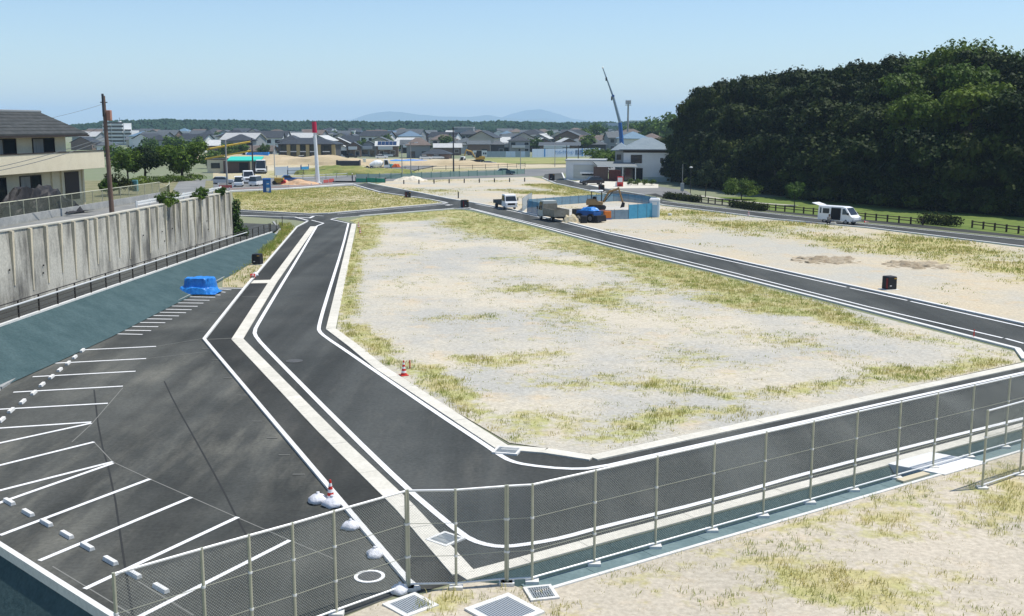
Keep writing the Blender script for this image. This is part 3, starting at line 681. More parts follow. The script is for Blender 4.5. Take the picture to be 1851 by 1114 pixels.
protoB = [make_tree('forest_edge_bush', 'dark leafy undergrowth bush at the foot of the wooded hill', 'bush', 170+k, 5.0, 3.0, 2.6, 8, 3200, .26, LEAF, 2.6, .12, 'undergrowth along the foot of the hill') for k in range(3)]
used = set()
def inst(pl, loc, rz, s):
    p = rng.choice(pl)
    if id(p) in used: p = copy_tree(p)
    else: used.add(id(p))
    return place(p, loc, rz, s)
cnt = 0
for bk, step in ((1.5, 4.2), (6, 5.0), (11.5, 5.6), (18, 6.0), (26, 6.6)):
    t = rng.uniform(0, 2)
    while t < len(bl)-2:
        p, nn = hill_base(t); q = p+nn*(bk+rng.uniform(-1.2, 1.2)); u = CX+F*q.x/q.y
        if u > 2030: break
        top = canopy_z(q.x, q.y, bk); fr = {1.5: .52, 6: .74, 11.5: .9, 18: 1.0, 26: .99}[bk]
        zt_ = top*fr+rng.uniform(-1.0, .7); zt_ = min(zt_, top+.3) if bk < 18 else min(zt_, top+.9)
        if zt_ > 3.5:
            g0 = max(0, zt_-9.5) if bk > 2 else 0
            hh = zt_-g0; s = hh/9.0; sx = min(max(.85, s), 1.15)*rng.uniform(.85, 1.1)
            yel = bk >= 6 and 1600 < u < 1850 and rng.random() < .62  # brighter leaves put the sunlit hilltop into the colour
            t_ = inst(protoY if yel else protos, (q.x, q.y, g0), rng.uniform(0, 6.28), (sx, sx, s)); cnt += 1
            if not yel: t_['label'] = {1.5: 'dark evergreen tree in the front row of the wood, at the foot of the hill', 6: 'dark evergreen tree in the second row of the wooded hill', 11.5: 'evergreen tree half way up the wooded hill', 18: 'evergreen tree on the crest line of the wooded hill', 26: 'evergreen tree just behind the crest of the wooded hill'}[bk]; t_['group'] = {1.5: 'front row of the wood', 6: 'second row of the wood', 11.5: 'mid slope of the wood', 18: 'crest of the wood', 26: 'trees behind the crest'}[bk]
        t += step*rng.uniform(.8, 1.25)
for (u, D) in ((1198, 226), (1212, 222), (1226, 219), (1240, 221), (1250, 216), (1262, 219), (1278, 214), (1294, 217), (1310, 211), (1330, 213), (1352, 208), (1375, 206), (1222, 232), (1255, 230), (1290, 226), (1320, 222)):
    top = H+(YH-sil(u))*D/F+rng.uniform(-.8, .2); sx = rng.uniform(.62, .85); X_ = AT(u, D)+1.2
    t_ = inst(protos, (X_, D, max(0, top-10.5)), rng.uniform(0, 6), (sx, sx, min(top, 10.5)/9)); t_['label'] = 'evergreen tree on the steep end of the wooded hill behind the white house'; t_['group'] = 'end of the wood by the white house'
    if top > 13:
        t_ = inst(protos, (X_-.5, D-5, max(0, top-15.5)), rng.uniform(0, 6), (sx, sx, 1.0)); t_['label'] = 'evergreen tree on the steep end of the wooded hill behind the white house'; t_['group'] = 'end of the wood by the white house'
t = 0
while t < len(bl)-2:
    p, nn = hill_base(t); q = p+nn*rng.uniform(-1.2, .6); u = CX+F*q.x/q.y
    if u > 2000: break
    s = rng.uniform(.6, 1.15); inst(protoB, (q.x, q.y, 0), rng.uniform(0, 6.28), (s*1.1, s*1.1, s)); t += rng.uniform(2.4, 4.2)

# lawn, walk and low planting at the foot of the wood
LAWN = mat('lawn', (.085, .135, .022), (.145, .19, .035), scale=.4, detail=8, rough=.9, fine=.2)
foot_line = [tuple((Vector(p)+Vector((3.0, 1.5)))) for p in base_line[1:]]
px_l = [P2(1195, 361.5), P2(1400, 381.5), P2(1546, 396), P2(1851, 427), P2(2150, 458)]
sheet('lawn', [P2(1262, 356)]+px_l[1:]+list(reversed(foot_line[1:])), .012, LAWN)
px_sheet('pavement', [(1168, 352), (1222, 362.5), (1400, 384.5), (1546, 400), (1851, 431), (2150, 461), (2150, 456), (1851, 426.5), (1660, 406), (1546, 396), (1400, 381.5), (1262, 365), (1205, 357), (1185, 350)], .016, ASPH_D)
px_sheet('drive', [(1100, 339.5), (1168, 352), (1205, 358), (1260, 358), (1240, 345), (1190, 337), (1130, 333)], .014, ASPH_G)
# park footpath near the trees
ribbon('footpath', [P2(1262, 354), P2(1330, 363), P2(1380, 368), P2(1440, 372)], 1.3, .0, .03, mat('park_path', (.40, .38, .32), rough=.95))
# timber rail fence
rf = thing('timber_fence', 'low dark timber post-and-rail fence between the lawn and the road', 'fence', P(1270, 366.5))
O = Vector(rf.location)
fp = [P2(1268, 366), P2(1400, 381), P2(1546, 395.5), P2(1690, 410)]
fp2 = [P2(1757, 412), P2(1851, 424), P2(2000, 440)]
for line in (fp, fp2):
    pts = resample(line, 1.75)
    for p in pts: MB().box(p.x-O.x-.08, p.x-O.x+.08, p.y-O.y-.08, p.y-O.y+.08, 0, .85).build('post', WOOD, rf)
    for hh in (.42, .72): MB().path([(p.x-O.x, p.y-O.y, hh) for p in pts], .055, 5).build('rail', WOOD, rf)
# clipped hedges
def hedge(label, pts, h, wd, seed, m=LEAF):
    q = [Vector(P2(*p)) for p in pts]; root = thing('hedge', label, 'hedge', (q[0].x, q[0].y, 0)); lob = []
    for p in resample(q, .8): lob.append((p.x-q[0].x, p.y-q[0].y, h*.5, wd*.6*rng.uniform(.85, 1.15), h*.55*rng.uniform(.85, 1.15)))
    v, f = leaf_cloud(lob, 260*len(lob), .13, seed, shell=.6); v[:, 2] = np.maximum(v[:, 2], 0.0)
    mesh_np('foliage', v, f, 4, m, root); mb = MB()
    for L in lob: mb.tube((L[0], L[1], 0), (L[0], L[1], h*.7), .03, 4)
    mb.build('stem', BARK, root)
HEDM = mat('leaf_hedge', (.016, .026, .008), (.05, .06, .016), scale=.8, rough=.8, transl=.1, spec=.05)
hedge('low dark hedge beside the drive at the end of the timber fence', [(1205, 359), (1262, 366)], 1.0, 1.3, 1, HEDM)
hedge('low dark hedge behind the timber fence beside the small round tree', [(1325, 375), (1382, 382)], 1.0, 1.3, 2, HEDM)
hedge('dark spreading shrub hedge filling the gap in the timber fence', [(1668, 404), (1738, 411)], 1.25, 1.5, 3, HEDM)
def single(name, label, seed, u, v, h, rx, rz, nl, n, size, m, th, tr, z=0.0, D=None, cat='tree', flat=1.0):
    t = make_tree(name, label, cat, seed, h, rx, rz, nl, n, size, m, th, tr, flat=flat)
    p = P(u, v, z); t.location = p; return t
single('conifer_tree', 'slim grey-green young tree on the lawn beside the park lamp', 21, 1275, 356.5, 6.0, 1.3, 2.0, 9, 1900, .16, mat('leaf_grey', (.03, .045, .022), (.065, .085, .04), scale=1, rough=.8, transl=.15, spec=.05), 3.2, .09)
single('shrub_tree', 'bright green spreading shrub on the lawn in front of the dark wood', 22, 1340, 361, 3.6, 2.9, 1.5, 9, 3600, .15, LEAF_Y, 1.8, .1, cat='tree')
single('small_tree', 'small round-headed tree on the lawn behind the timber fence', 23, 1436, 372.5, 3.6, 1.5, 1.3, 7, 2000, .13, LEAF_G, 2.0, .07)

# ---------------------------------------------------------------- street lamps, poles
def lamp(label, u, v, h, m=POLE_D, head=True, box=False):
    root = thing('park_lamp' if head else 'control_pole', label, 'lamp' if head else 'pole', P(u, v))
    MB().tube((0, 0, 0), (0, 0, h), .06, 8, .045).build('pole', m, root)
    if head: MB().lathe([(.05, h-.02), (.28, h+.03), (.26, h+.13), (.08, h+.2)], 12).build('lamp_head', WHITE_P, root)
    if box: MB().box(-.28, .28, -.2, .2, .25, 1.6).build('meter_box', mat('box_grey', (.34, .37, .36), rough=.5), root, bevel=.02)
lamp('slim park lamp with a white disc head on the lawn edge', 1248, 350, 4.3)
lamp('thin grey pole carrying a grey meter box by the park lamp', 1233, 348, 4.8, POLE_C, False, True)

# ---------------------------------------------------------------- left terrace: house, pole, fences, trees
CREAM = mat('cream_render', (.60, .54, .40), (.66, .60, .45), scale=.8, rough=.85, fine=.06)
SLATE = mat('slate_roof', (.032, .037, .037), (.058, .062, .060), scale=2, rough=.75, fine=.15)
TRIM = mat('dark_brown_trim', (.035, .026, .022), rough=.6)
CURT = mat('curtain', (.20, .21, .20), (.30, .30, .29), scale=3, stretch=(1, 1, .05), rough=.9)
hx = Vector((-.153, -.988)).normalized()
hs = thing('house', 'two-storey cream house with slate roof and long balcony above the ribbed wall', 'house', (-33.6, 89.7, 5.55), math.atan2(hx.y, hx.x))
MB().box(1.2, 20, -6.6, -1.3, -.6, 2.45).build('ground_floor_wall', CREAM, hs)
MB().box(2.9, 20, -6.4, -1.6, 2.5, 5.15).build('upper_floor_wall', CREAM, hs)
bal = MB().box(0, 20, -1.55, -.15, 2.42, 2.58).build('balcony', TRIM, hs)
MB().box(-.02, 20, -.16, 0, 2.44, 3.80).build('parapet', CREAM, bal)
MB().box(-.02, .14, -1.6, -.163, 2.44, 3.80).build('parapet', CREAM, bal)
MB().box(-.05, 20, -.2, .04, 3.803, 3.87).build('coping', TRIM, bal)
rf_ = MB(); zr0, zr1 = 5.12, 6.75; yr = -3.6
rf_.hexa([(1.4, -.5, zr0), (20.5, -.5, zr0), (20.5, yr, zr1), (3.0, yr, zr1)], [(1.4, -.5, zr0+.14), (20.5, -.5, zr0+.14), (20.5, yr, zr1+.16), (3.0, yr, zr1+.16)])
rf_.hexa([(1.4, -7.0, zr0), (20.5, -7.0, zr0), (20.5, yr, zr1), (3.0, yr, zr1)], [(1.4, -7.0, zr0+.14), (20.5, -7.0, zr0+.14), (20.5, yr, zr1+.161), (3.0, yr, zr1+.161)])
rf_.tri((1.4, -.5, zr0+.14), (1.4, -7.0, zr0+.14), (3.0, yr, zr1+.16))
rf_.quad((1.4, -.5, zr0), (1.4, -7.0, zr0), (1.4, -7.0, zr0+.14), (1.4, -.5, zr0+.14))
roof_o = rf_.build('roof', SLATE, hs)
MB().tube((2.9, yr, zr1+.2), (20.5, yr, zr1+.2), .11, 6).build('ridge_cap', mat('ridge_pale', (.20, .22, .23), rough=.6), roof_o)
for k in range(6):       # slate courses
    f = (k+1)/7; y_ = -.5+(yr+.5)*f; z_ = zr0+.14+(zr1+.02-zr0)*f
    MB().box(1.4+1.6*f, 20.5, y_-.02, y_+.05, z_-.02, z_+.008).build('slate_course', SLATE, roof_o)
MB().box(1.35, 20.5, -.52, -.40, zr0-.12, zr0+.02).build('gutter', TRIM, roof_o)
def window(x0, x1, y, z0, z1, par, curtain=True, rec=.0):
    f = MB()
    for a, b, c, d in ((x0-.07, x0, z0-.07, z1+.07), (x1, x1+.07, z0-.07, z1+.07), (x0, x1, z0-.07, z0), (x0, x1, z1, z1+.07), ((x0+x1)/2-.035, (x0+x1)/2+.035, z0, z1)): f.box(a, b, y-.05, y+.06, c, d)
    fo = f.build('window', TRIM, par)
    MB().box(x0, (x0+x1)/2-.036, y-.03, y+.015, z0, z1).build('pane', GLASS, fo)
    MB().box((x0+x1)/2+.036, x1, y-.03, y+.02, z0, z1).build('pane', CURT if curtain else GLASS, fo)
for x0, x1 in ((4.6, 7.4), (9.6, 12.6), (14.5, 17.2)): window(x0, x1, -1.59, 2.75, 4.85, hs)
for x0, x1 in ((1.9, 3.9), ): MB().box(x0, x1, -1.36, -1.24, .0, 2.2).build('garage_shutter', mat('dark_shutter', (.045, .035, .03), rough=.6), hs)
for x0, x1 in ((7.2, 9.8), (11.6, 14.4)): window(x0, x1, -1.29, .05, 2.1, hs)
for x in (1.25, 4.3, 5.6): MB().box(x, x+.22, -1.36, -1.16, -.6, 2.42).build('pillar', CREAM, hs)
# tarped mound before the house
v = []; f = []
def lump(name, mat_, w_, d_, h_, seed, parent=None, loc=None, nx=22, ny=14, flat=.55, rough_=.12):
    V = []; Fc = []
    for j in range(ny+1):
        for i in range(nx+1):
            x = -1+2*i/nx; y = -1+2*j/ny; r = max(abs(x), abs(y)); rr = math.hypot(x, y)/max(r, 1e-6)*0+max(abs(x)**2.5+abs(y)**2.5, 0)**(1/2.5)
            z = h_*(1-np.clip((rr-flat)/(1-flat), 0, 1)**1.5)
            nz_ = mnoise.noise(Vector((x*2.6+seed, y*2.6, seed)))*rough_+mnoise.noise(Vector((x*7+seed, y*6, seed)))*rough_*.5
            V.append((x*w_/2*(1+nz_*.2), y*d_/2*(1+nz_*.2), max(0, z+nz_*h_*(1 if z > .02 else 0))))
    for j in range(ny):
        for i in range(nx): a = j*(nx+1)+i; Fc.append((a, a+1, a+nx+2, a+nx+1))
    m_ = MB(); m_.v = V; m_.f = Fc; return m_.build(name, mat_, parent, loc, smooth=False)
mound = thing('covered_mound', 'heap under black sheeting in the yard before the cream house', 'heap', (-33.9, 77.0, 5.1), R(80))
lump('sheeting', mat('black_sheeting', (.010, .010, .011), (.032, .029, .028), scale=2, rough=.6, bump=.8, bscale=4), 10.5, 2.4, 1.9, 3.0, mound, flat=.25, rough_=.45)
lump('sheeting', MATS['black_sheeting'], 10, 1.8, 1.15, 8.0, mound, (-7.5, .3, .1), flat=.35, rough_=.4)
# garden bushes near the house
for k, (u, v_, z, h_, r_) in enumerate(((215, 345, 5.1, 2.0, 1.5), (8, 352, 5.3, 1.3, 1.2), (195, 348, 5.1, 1.5, .9))):
    single('garden_bush', ['large rounded garden bush beside the utility pole', 'low garden bush at the black sheeted heap', 'small garden bush at the corner of the cream house'][k], 40+k, u, v_, h_, r_, h_*.5, 7, 1600, .11, HEDM if k == 0 else LEAF_G, h_*.4, .06, z=z, cat='bush')
single('garden_tree', 'leafy green tree beyond the retaining wall, the right of the pair', 31, 330, 323, 4.9, 3.1, 2.2, 11, 6500, .17, LEAF_G, 2.2, .2, z=4.75)
single('garden_tree', 'darker tree with open branches next to the cream house', 32, 262, 324, 4.5, 2.9, 1.9, 9, 4200, .17, LEAF, 2.2, .17, z=4.8)
single('garden_tree', 'small leafy tree between the two terrace trees', 33, 232, 326, 4.0, 1.9, 1.6, 8, 2600, .15, LEAF_G, 1.8, .12, z=4.8)
# grassy bank by the trees
for k in range(4): single('garden_bush', 'low green weeds under the terrace trees', 50+k, 255+k*30, 331-k*2, .9, 1.6, .6, 6, 900, .10, LEAF_Y, .3, .03, z=4.72, cat='bush')['group'] = 'weeds under the terrace trees'
# vines on the wall
for k, (d, s) in enumerate(((87, 1.0), (96.5, .85), (103.5, .6))):
    t = make_tree('wall_vine', ['bushy vine hanging over the top of the ribbed wall', 'smaller vine on the ribbed wall top beside the guard rail', 'little vine tuft at the far end of the ribbed wall'][k], 'vine', 60+k, 1.5*s, .95*s, .75*s, 7, 1400, .09, LEAF_G, .5, .05)
    t.location = (XW-.1, d, zw(d)-.25)
lob = [(0, 0, .5, .5, .7), (.1, .5, 1.4, .5, .8), (0, .2, 2.4, .45, .8), (.1, .4, 3.2, .4, .7), (.5, 1.0, .4, .6, .6)]
vn = thing('creeper', 'green creeper climbing the end of the ribbed wall', 'creeper', (XW+.1, 107.3, .3))
v, f = leaf_cloud(lob, 2600, .12, 77); mesh_np('foliage', v, f, 4, LEAF_G, vn); MB().path([(0, 0, -.3), (0, .2, 1.5), (0, .2, 3.2)], .04, 5).build('stem', BARK, vn)
# low block wall and mesh fence along the terrace street
bw = thing('block_wall', 'low grey concrete wall on the far side of the terrace street', 'wall', (-32.5, 100, 0))
mb = MB()
for a, b in ((40, 60), (60, 80), (80, 100)): mb.hexa([(-.15, a-100, zt(a)-.3), (.05, a-100, zt(a)-.3), (.05, b-100, zt(b)-.3), (-.15, b-100, zt(b)-.3)], [(-.15, a-100, zt(a)+.55), (.05, a-100, zt(a)+.55), (.05, b-100, zt(b)+.55), (-.15, b-100, zt(b)+.55)])
mb.build('wall', CONC_G, bw)
def mesh_panel_wires(mb, a, b, z0, z1, pitch=.075, r=.0022):
    """diamond wire mesh between two posts: two families of diagonals"""
    a = Vector(a); b = Vector(b); L = (b-a).length; d = (b-a)/L; h = z1-z0; n = int((L+h)/pitch)
    nn = Vector((-d.y, d.x, 0))
    for fam in (0, 1):
        for k in range(1, n):
            t = k*pitch
            s0, s1 = max(0, t-h), min(L, t)
            if fam == 0: p = (s0, t-s0); q = (s1, t-s1)
            else: p = (s0, h-(t-s0)); q = (s1, h-(t-s1))
            A = Vector((a.x+d.x*p[0], a.y+d.y*p[0], z0+p[1])); B = Vector((a.x+d.x*q[0], a.y+d.y*q[0], z0+q[1]))
            e = (B-A)
            if e.length < .02: continue
            e.normalize(); x = e.cross(nn).normalized()*r; off = nn*(.004 if fam else -.004); i = len(mb.v)
            for P_ in (A+off, B+off): mb.v += [tuple(P_+x), tuple(P_-x*.5+nn*r), tuple(P_-x*.5-nn*r)]
            mb.f += [(i, i+1, i+4, i+3), (i+1, i+2, i+5, i+4), (i+2, i, i+3, i+5)]
tf = thing('mesh_fence', 'old green-wire mesh fence on the low wall along the terrace street', 'fence', (-32.55, 100, 0))
pts = [(0, d-100, zt(d)+.55) for d in np.arange(44, 100.5, 2.0)]+[(-.6, 104-100, zt(104)), (-1.6, 108-100, zt(108)), (-3.0, 112.5-100, zt(112))]
for p in pts: MB().tube(p, (p[0], p[1], p[2]+.95), .03, 6).build('post', STEEL, tf)
MB().path([(p[0], p[1], p[2]+.95) for p in pts], .028, 5).build('top_rail', mat('pale_rail', (.55, .55, .42), rough=.6), tf)
for a, b in zip(pts[:-1], pts[1:]):
    mb = MB(); mesh_panel_wires(mb, (a[0], a[1], 0), (b[0], b[1], 0), min(a[2], b[2]), min(a[2], b[2])+.93, .12, .004); o = mb.build('wire_mesh', mat('fence_wire_old', (.20, .23, .17), rough=.7), tf)
# guard rail
gr_ = thing('guard_rail', 'white steel guard rail on the terrace street above the ribbed wall', 'guard rail', (-28.35, 106, 0))
gp = [(-28.5, 82), (-28.5, 85), (-28.5, 88), (-28.5, 91), (-28.5, 94), (-28.5, 97), (-28.5, 100), (-28.5, 103), (-28.5, 106)]
for x, y in gp: MB().tube((x+28.35, y-106, zt(y)), (x+28.35, y-106, zt(y)+.85), .06, 8).build('post', WHITE, gr_)
mb = MB()
for a, b in zip(gp[:-1], gp[1:]):
    za, zb_ = zt(a[1]), zt(b[1])
    for q0, q1, off in ((.50, .62, .10), (.62, .70, .05), (.70, .82, .10)):
        mb.hexa([(a[0]+28.35+off-.03, a[1]-106, za+q0), (a[0]+28.35+off, a[1]-106, za+q0), (b[0]+28.35+off, b[1]-106, zb_+q0), (b[0]+28.35+off-.03, b[1]-106, zb_+q0)], [(a[0]+28.35+off-.03, a[1]-106, za+q1), (a[0]+28.35+off, a[1]-106, za+q1), (b[0]+28.35+off, b[1]-106, zb_+q1), (b[0]+28.35+off-.03, b[1]-106, zb_+q1)])
mb.build('beam', WHITE, gr_)
# utility pole with wires
up = thing('utility_pole', 'brown utility pole with transformer box beside the cream house', 'utility pole', (AT(203, 78.5), 78.5, 5.05))
MB().tube((0, 0, -.5), (-.1, 0, 8.45), .19, 10, .12).build('shaft', POLE_B, up)
MB().box(.08, .38, -.18, .18, 6.7, 7.45).build('transformer', mat('rust_box', (.38, .19, .13), rough=.7), up, bevel=.04)
MB().tube((-.35, 0, 8.0), (.15, 0, 8.0), .04, 5).build('crossarm', POLE_D, up)
MB().tube((-.12, -.1, 7.0), (-.12, -.1, 8.6), .09, 6).build('sleeve', POLE_D, up)
def wire(label, a, b, sag, r=.018, m=None, grp=None):
    a = Vector(a); b = Vector(b); pts = []
    for k in range(13): t = k/12; pts.append(a.lerp(b, t)-Vector((0, 0, sag*4*t*(1-t))))
    o = MB().path([p-a for p in pts], r, 4).build('overhead_wire', m or mat('wire_grey', (.16, .17, .17), rough=.6)); o.location = a
    return tag(o, label, 'wire', grp)
PT = Vector((AT(203, 78.5)-.1, 78.5, 5.05))
wire('thick grey service wire sagging from the pole past the balcony', PT+Vector((0, 0, 5.4)), (-34.5, 62, 8.2), .5, .025)
wire('second grey service wire sagging from the pole past the balcony', PT+Vector((0, 0, 5.6)), (-36.2, 66, 8.1), .35, .025)
wire('thin wire from the pole top rising over the slate roof', PT+Vector((0, 0, 7.9)), (-36.5, 62, 11.2), .7, .012)
wire('thin wire running from the pole down to the roof corner', PT+Vector((0, 0, 6.6)), (-35.3, 87.5, 10.6), .3, .012)
MB_box = MB().box(-.25, .25, -.2, .2, 0, 1.1).build('utility_cabinet', mat('cabinet_teal', (.10, .26, .27), rough=.5), None, P(245, 346, 5.0), bevel=.03)
tag(MB_box, 'small teal utility cabinet by the terrace street', 'cabinet')

# ---------------------------------------------------------------- near ditch, wire fence
A = lambda s, o_, z: (*fence_pt(s, o_), z)
zf = -.75; mb = MB()
mb.quad(A(-1.3, 1.05, .012), A(40, 1.05, .012), A(40, .45, zf), A(-.5, .45, zf)).quad(A(-.5, .45, zf), A(40, .45, zf), A(40, .03, zf), A(-.3, .03, zf))
mb.quad(A(-1.3, 1.05, .012), A(-.5, .45, zf), A(-.3, .03, zf), A(-.5, .0, .012))
mb.build('ditch', TEAL)['kind'] = 'structure'
dw = thing('ditch_wall', 'low blue-grey concrete edge wall carrying the wire fence along the ditch', 'wall', A(0, 0, 0))
O = Vector(fence_pt(0))
def rel(p): return (p[0]-O.x, p[1]-O.y, p[2])
for k in range(20):
    a, b = -.3+k*2.0, -.3+k*2.0+1.985
    MB().hexa([rel(A(a, -.5, -.9)), rel(A(b, -.5, -.9)), rel(A(b, .06, -.9)), rel(A(a, .06, -.9))], [rel(A(a, -.5, .03)), rel(A(b, -.5, .03)), rel(A(b, .06, .03)), rel(A(a, .06, .03))]).build('wall_block', TEAL_G, dw)
    MB().hexa([rel(A(a, -.62, -.3)), rel(A(b, -.62, -.3)), rel(A(b, -.505, -.3)), rel(A(a, -.505, -.3))], [rel(A(a, -.62, .06)), rel(A(b, -.62, .06)), rel(A(b, -.505, .06)), rel(A(a, -.505, .06))]).build('edging', CONC_W, dw)
# concrete crossing slab over the ditch
o = MB().hexa([A(15.6, 1.1, -.25), A(16.2, -.7, -.25), A(18.6, -.7, -.25), A(18.0, 1.1, -.25)], [A(15.6, 1.1, .07), A(16.2, -.7, .07), A(18.6, -.7, .07), A(18.0, 1.1, .07)]).build('ditch_slab', mat('new_concrete', (.72, .72, .70), (.66, .66, .64), scale=1, rough=.85))
tag(o, 'white concrete slab bridging the ditch at the end of the wire fence', 'slab')
o = MB().hexa([A(14.4, -.42, .03), A(15.8, -.42, .03), A(15.8, -.14, .03), A(14.4, -.14, .03)], [A(14.4, -.42, .10), A(15.8, -.42, .10), A(15.8, -.14, .10), A(14.4, -.14, .10)]).build('timber_plank', mat('pale_plank', (.52, .46, .33), rough=.8))
tag(o, 'pale plank lying on the ditch wall beside the concrete slab', 'plank')

def wire_fence(label, posts, h, feet=True, zb=.03, wires=(.33, .66), mesh=True, rails=True):
    o0 = Vector((posts[0][0], posts[0][1], 0)); root = thing('wire_mesh_fence', label, 'fence', o0)
    q = [(p[0]-o0.x, p[1]-o0.y) for p in posts]
    for i, p in enumerate(q):
        MB().tube((p[0], p[1], zb-.05), (p[0], p[1], zb+h), .036, 8).build('post', STEEL, root)
        if feet: MB().box(p[0]-.17, p[0]+.17, p[1]-.13, p[1]+.13, zb-.02, zb+.075).build('foot', CONC_W, root)
        for w_ in wires: MB().tube((p[0], p[1], zb+h*w_-.025), (p[0], p[1], zb+h*w_+.025), .05, 8).build('clamp', STEEL_W, root)
    for a, b in zip(q[:-1], q[1:]):
        MB().tube((*a, zb+h-.03), (*b, zb+h-.03), .030, 6).build('top_rail', STEEL_W, root)
        MB().tube((*a, zb+.13), (*b, zb+.13), .028, 6).build('bottom_rail', STEEL_W, root)
        for w_ in wires: MB().tube((*a, zb+h*w_), (*b, zb+h*w_), .008, 4).build('tension_wire', STEEL, root)
        mb = MB(); mesh_panel_wires(mb, (a[0], a[1], 0), (b[0], b[1], 0), zb+.13, zb+h-.03, .071, .0018); mb.build('wire_mesh', WIRE, root)
    return root
ps = [(-8.0, 20.45), (-6.6, 21.75), (-5.78, 22.5), (-4.97, 23.22), (-4.16, 24.0), (-2.62, 25.42)]
wire_fence('galvanised wire mesh fence crossing the corner of the parking lot', ps, 2.6)
wire_fence('short wire mesh fence closing the end of the pavement at the drain pits', [(-2.57, 25.45), (-1.40, 25.50), (-.16, 25.78)], 2.6)
fpst = [(-.11, 25.74)]+[fence_pt(s_) for s_ in (0, 2.0, 4.13, 6.27, 8.35, 10.4, 12.45, 14.6)]+[fence_pt(s_) for s_ in (16.55, 18.6, 20.75, 22.9, 25, 27.1, 29.2)]
wire_fence('long galvanised wire mesh fence standing on the ditch wall beside the road', fpst, 2.62)
wire_fence('loose wire mesh gate panel standing on the sand before the long fence', [P2(1775, 885), P2(1843, 861.5), (18.6, 35.54)], 2.6, zb=.02)

# ---------------------------------------------------------------- drains and manholes
def grate(label, u, v, w_, d_, rz, z=.03, bars=12, rim=.09, m=GRATE, lid=False, cat='drain grate'):
    p = P(u, v); root = thing('drain_grate', label, cat, (p.x, p.y, z), rz)
    fr = MB(); fr.box(-w_/2-rim, w_/2+rim, -d_/2-rim, -d_/2, -.2, .03).box(-w_/2-rim, w_/2+rim, d_/2, d_/2+rim, -.2, .03).box(-w_/2-rim, -w_/2, -d_/2, d_/2, -.2, .03).box(w_/2, w_/2+rim, -d_/2, d_/2, -.2, .03)
    fr.build('frame', CONC_W, root)
    MB().box(-w_/2, w_/2, -d_/2, d_/2, -.02, .002).build('pit', DARK if not lid else m, root)
    for k in range(bars):
        x = -w_/2+w_*(k+.5)/bars; MB().box(x-w_/bars*.3, x+w_/bars*.3, -d_/2, d_/2, .003, .02).build('bar', m, root)
    if not lid:
        for k in range(3): y = -d_/2+d_*(k+.5)/3; MB().box(-w_/2, w_/2, y-.012, y+.012, .0205, .026).build('cross_bar', m, root)
    return root
AN = math.atan2(FD.y, FD.x)
grate('square steel drain grate in the gutter corner by the pavement end', 805, 977, .62, .62, R(-40), .03, 16)
grate('square steel drain grate in the gutter at the corner of the sandy lot', 917, 817, .75, .62, R(-15), .045, 16)
grate('barred steel grate with pale rim on the sand below the long fence', 978, 1075, .55, .62, AN+R(-20), .04, 9)
grate('flat steel plate cover with pale rim at the fence corner', 742, 1097, .75, .72, R(42), .04, 12, .12, mat('plate_steel', (.38, .41, .43), rough=.55, metal=.3), True, 'pit cover')
grate('large ribbed steel pit cover in a pale concrete rim on the sand', 912, 1108, 1.05, 1.05, R(40), .05, 16, .16, MATS['plate_steel'], True, 'pit cover')
def manhole(label, u, v, r, ring):
    p = P(u, v); root = thing('manhole', label, 'manhole', (p.x, p.y, .018))
    MB().lathe([(r, 0), (r, .012), (r*.97, .016)], 28).build('cover', mat('iron_cover', (.06, .062, .06), (.10, .10, .095), scale=6, rough=.7, bump=.5, bscale=30), root)
    if ring:
        mb = MB(); n = 40
        for k in range(n):
            a, b = 2*math.pi*k/n, 2*math.pi*(k+1)/n; q = lambda t, rr, z: (rr*math.cos(t), rr*math.sin(t), z)
            mb.hexa([q(a, r*1.02, 0), q(a, r*1.32, 0), q(b, r*1.32, 0), q(b, r*1.02, 0)], [q(a, r*1.02, .02), q(a, r*1.32, .02), q(b, r*1.32, .02), q(b, r*1.02, .02)])
        mb.build('ring', PAINT, root)
manhole('round manhole with a white ring inside the parking lot behind the wire fence', 668, 1044, .30, True)
o = manhole('pale worn round manhole cover in the bent road', 532, 653.5, .42, False)
# ---------------------------------------------------------------- wheel stops
def wheel_stop(u, v, rz, label, grp):
    p = P(u, v); prof = [(-.30, 0), (.30, 0), (.27, .10), (.22, .12), (-.22, .12), (-.27, .10)]
    o = MB().prism([(y_, z_) for y_, z_ in [(-.085, 0), (.085, 0), (.06, .115), (-.06, .115)]], -.30, .30).build('wheel_stop', CONC_W, None, (p.x, p.y, .014), bevel=.012)
    o.rotation_euler = (0, 0, rz); tag(o, label, 'wheel stop', grp)
for i, (u, v) in enumerate([(149, 636), (135, 648), (123, 659), (108, 671), (93, 684), (76, 698), (61, 713), (41, 729), (20, 745), (3, 762), (-18, 782)]):
    a = P(149, 636); b = P(20, 745); wheel_stop(u, v, math.atan2((b-a).y, (b-a).x)-math.pi/2, 'short concrete wheel stop in the stalls by the teal bank', 'wheel stops by the teal bank')
for (u, v) in [(-20, 893), (17, 911), (51, 931), (84, 949), (121, 971), (158, 992), (200, 1018), (242, 1042), (291, 1068)]:
    a = P(51, 931); b = P(242, 1042); wheel_stop(u, v, math.atan2((b-a).y, (b-a).x)-math.pi/2, 'short concrete wheel stop in the slanting stalls by the lower kerb', 'wheel stops by the lower kerb')
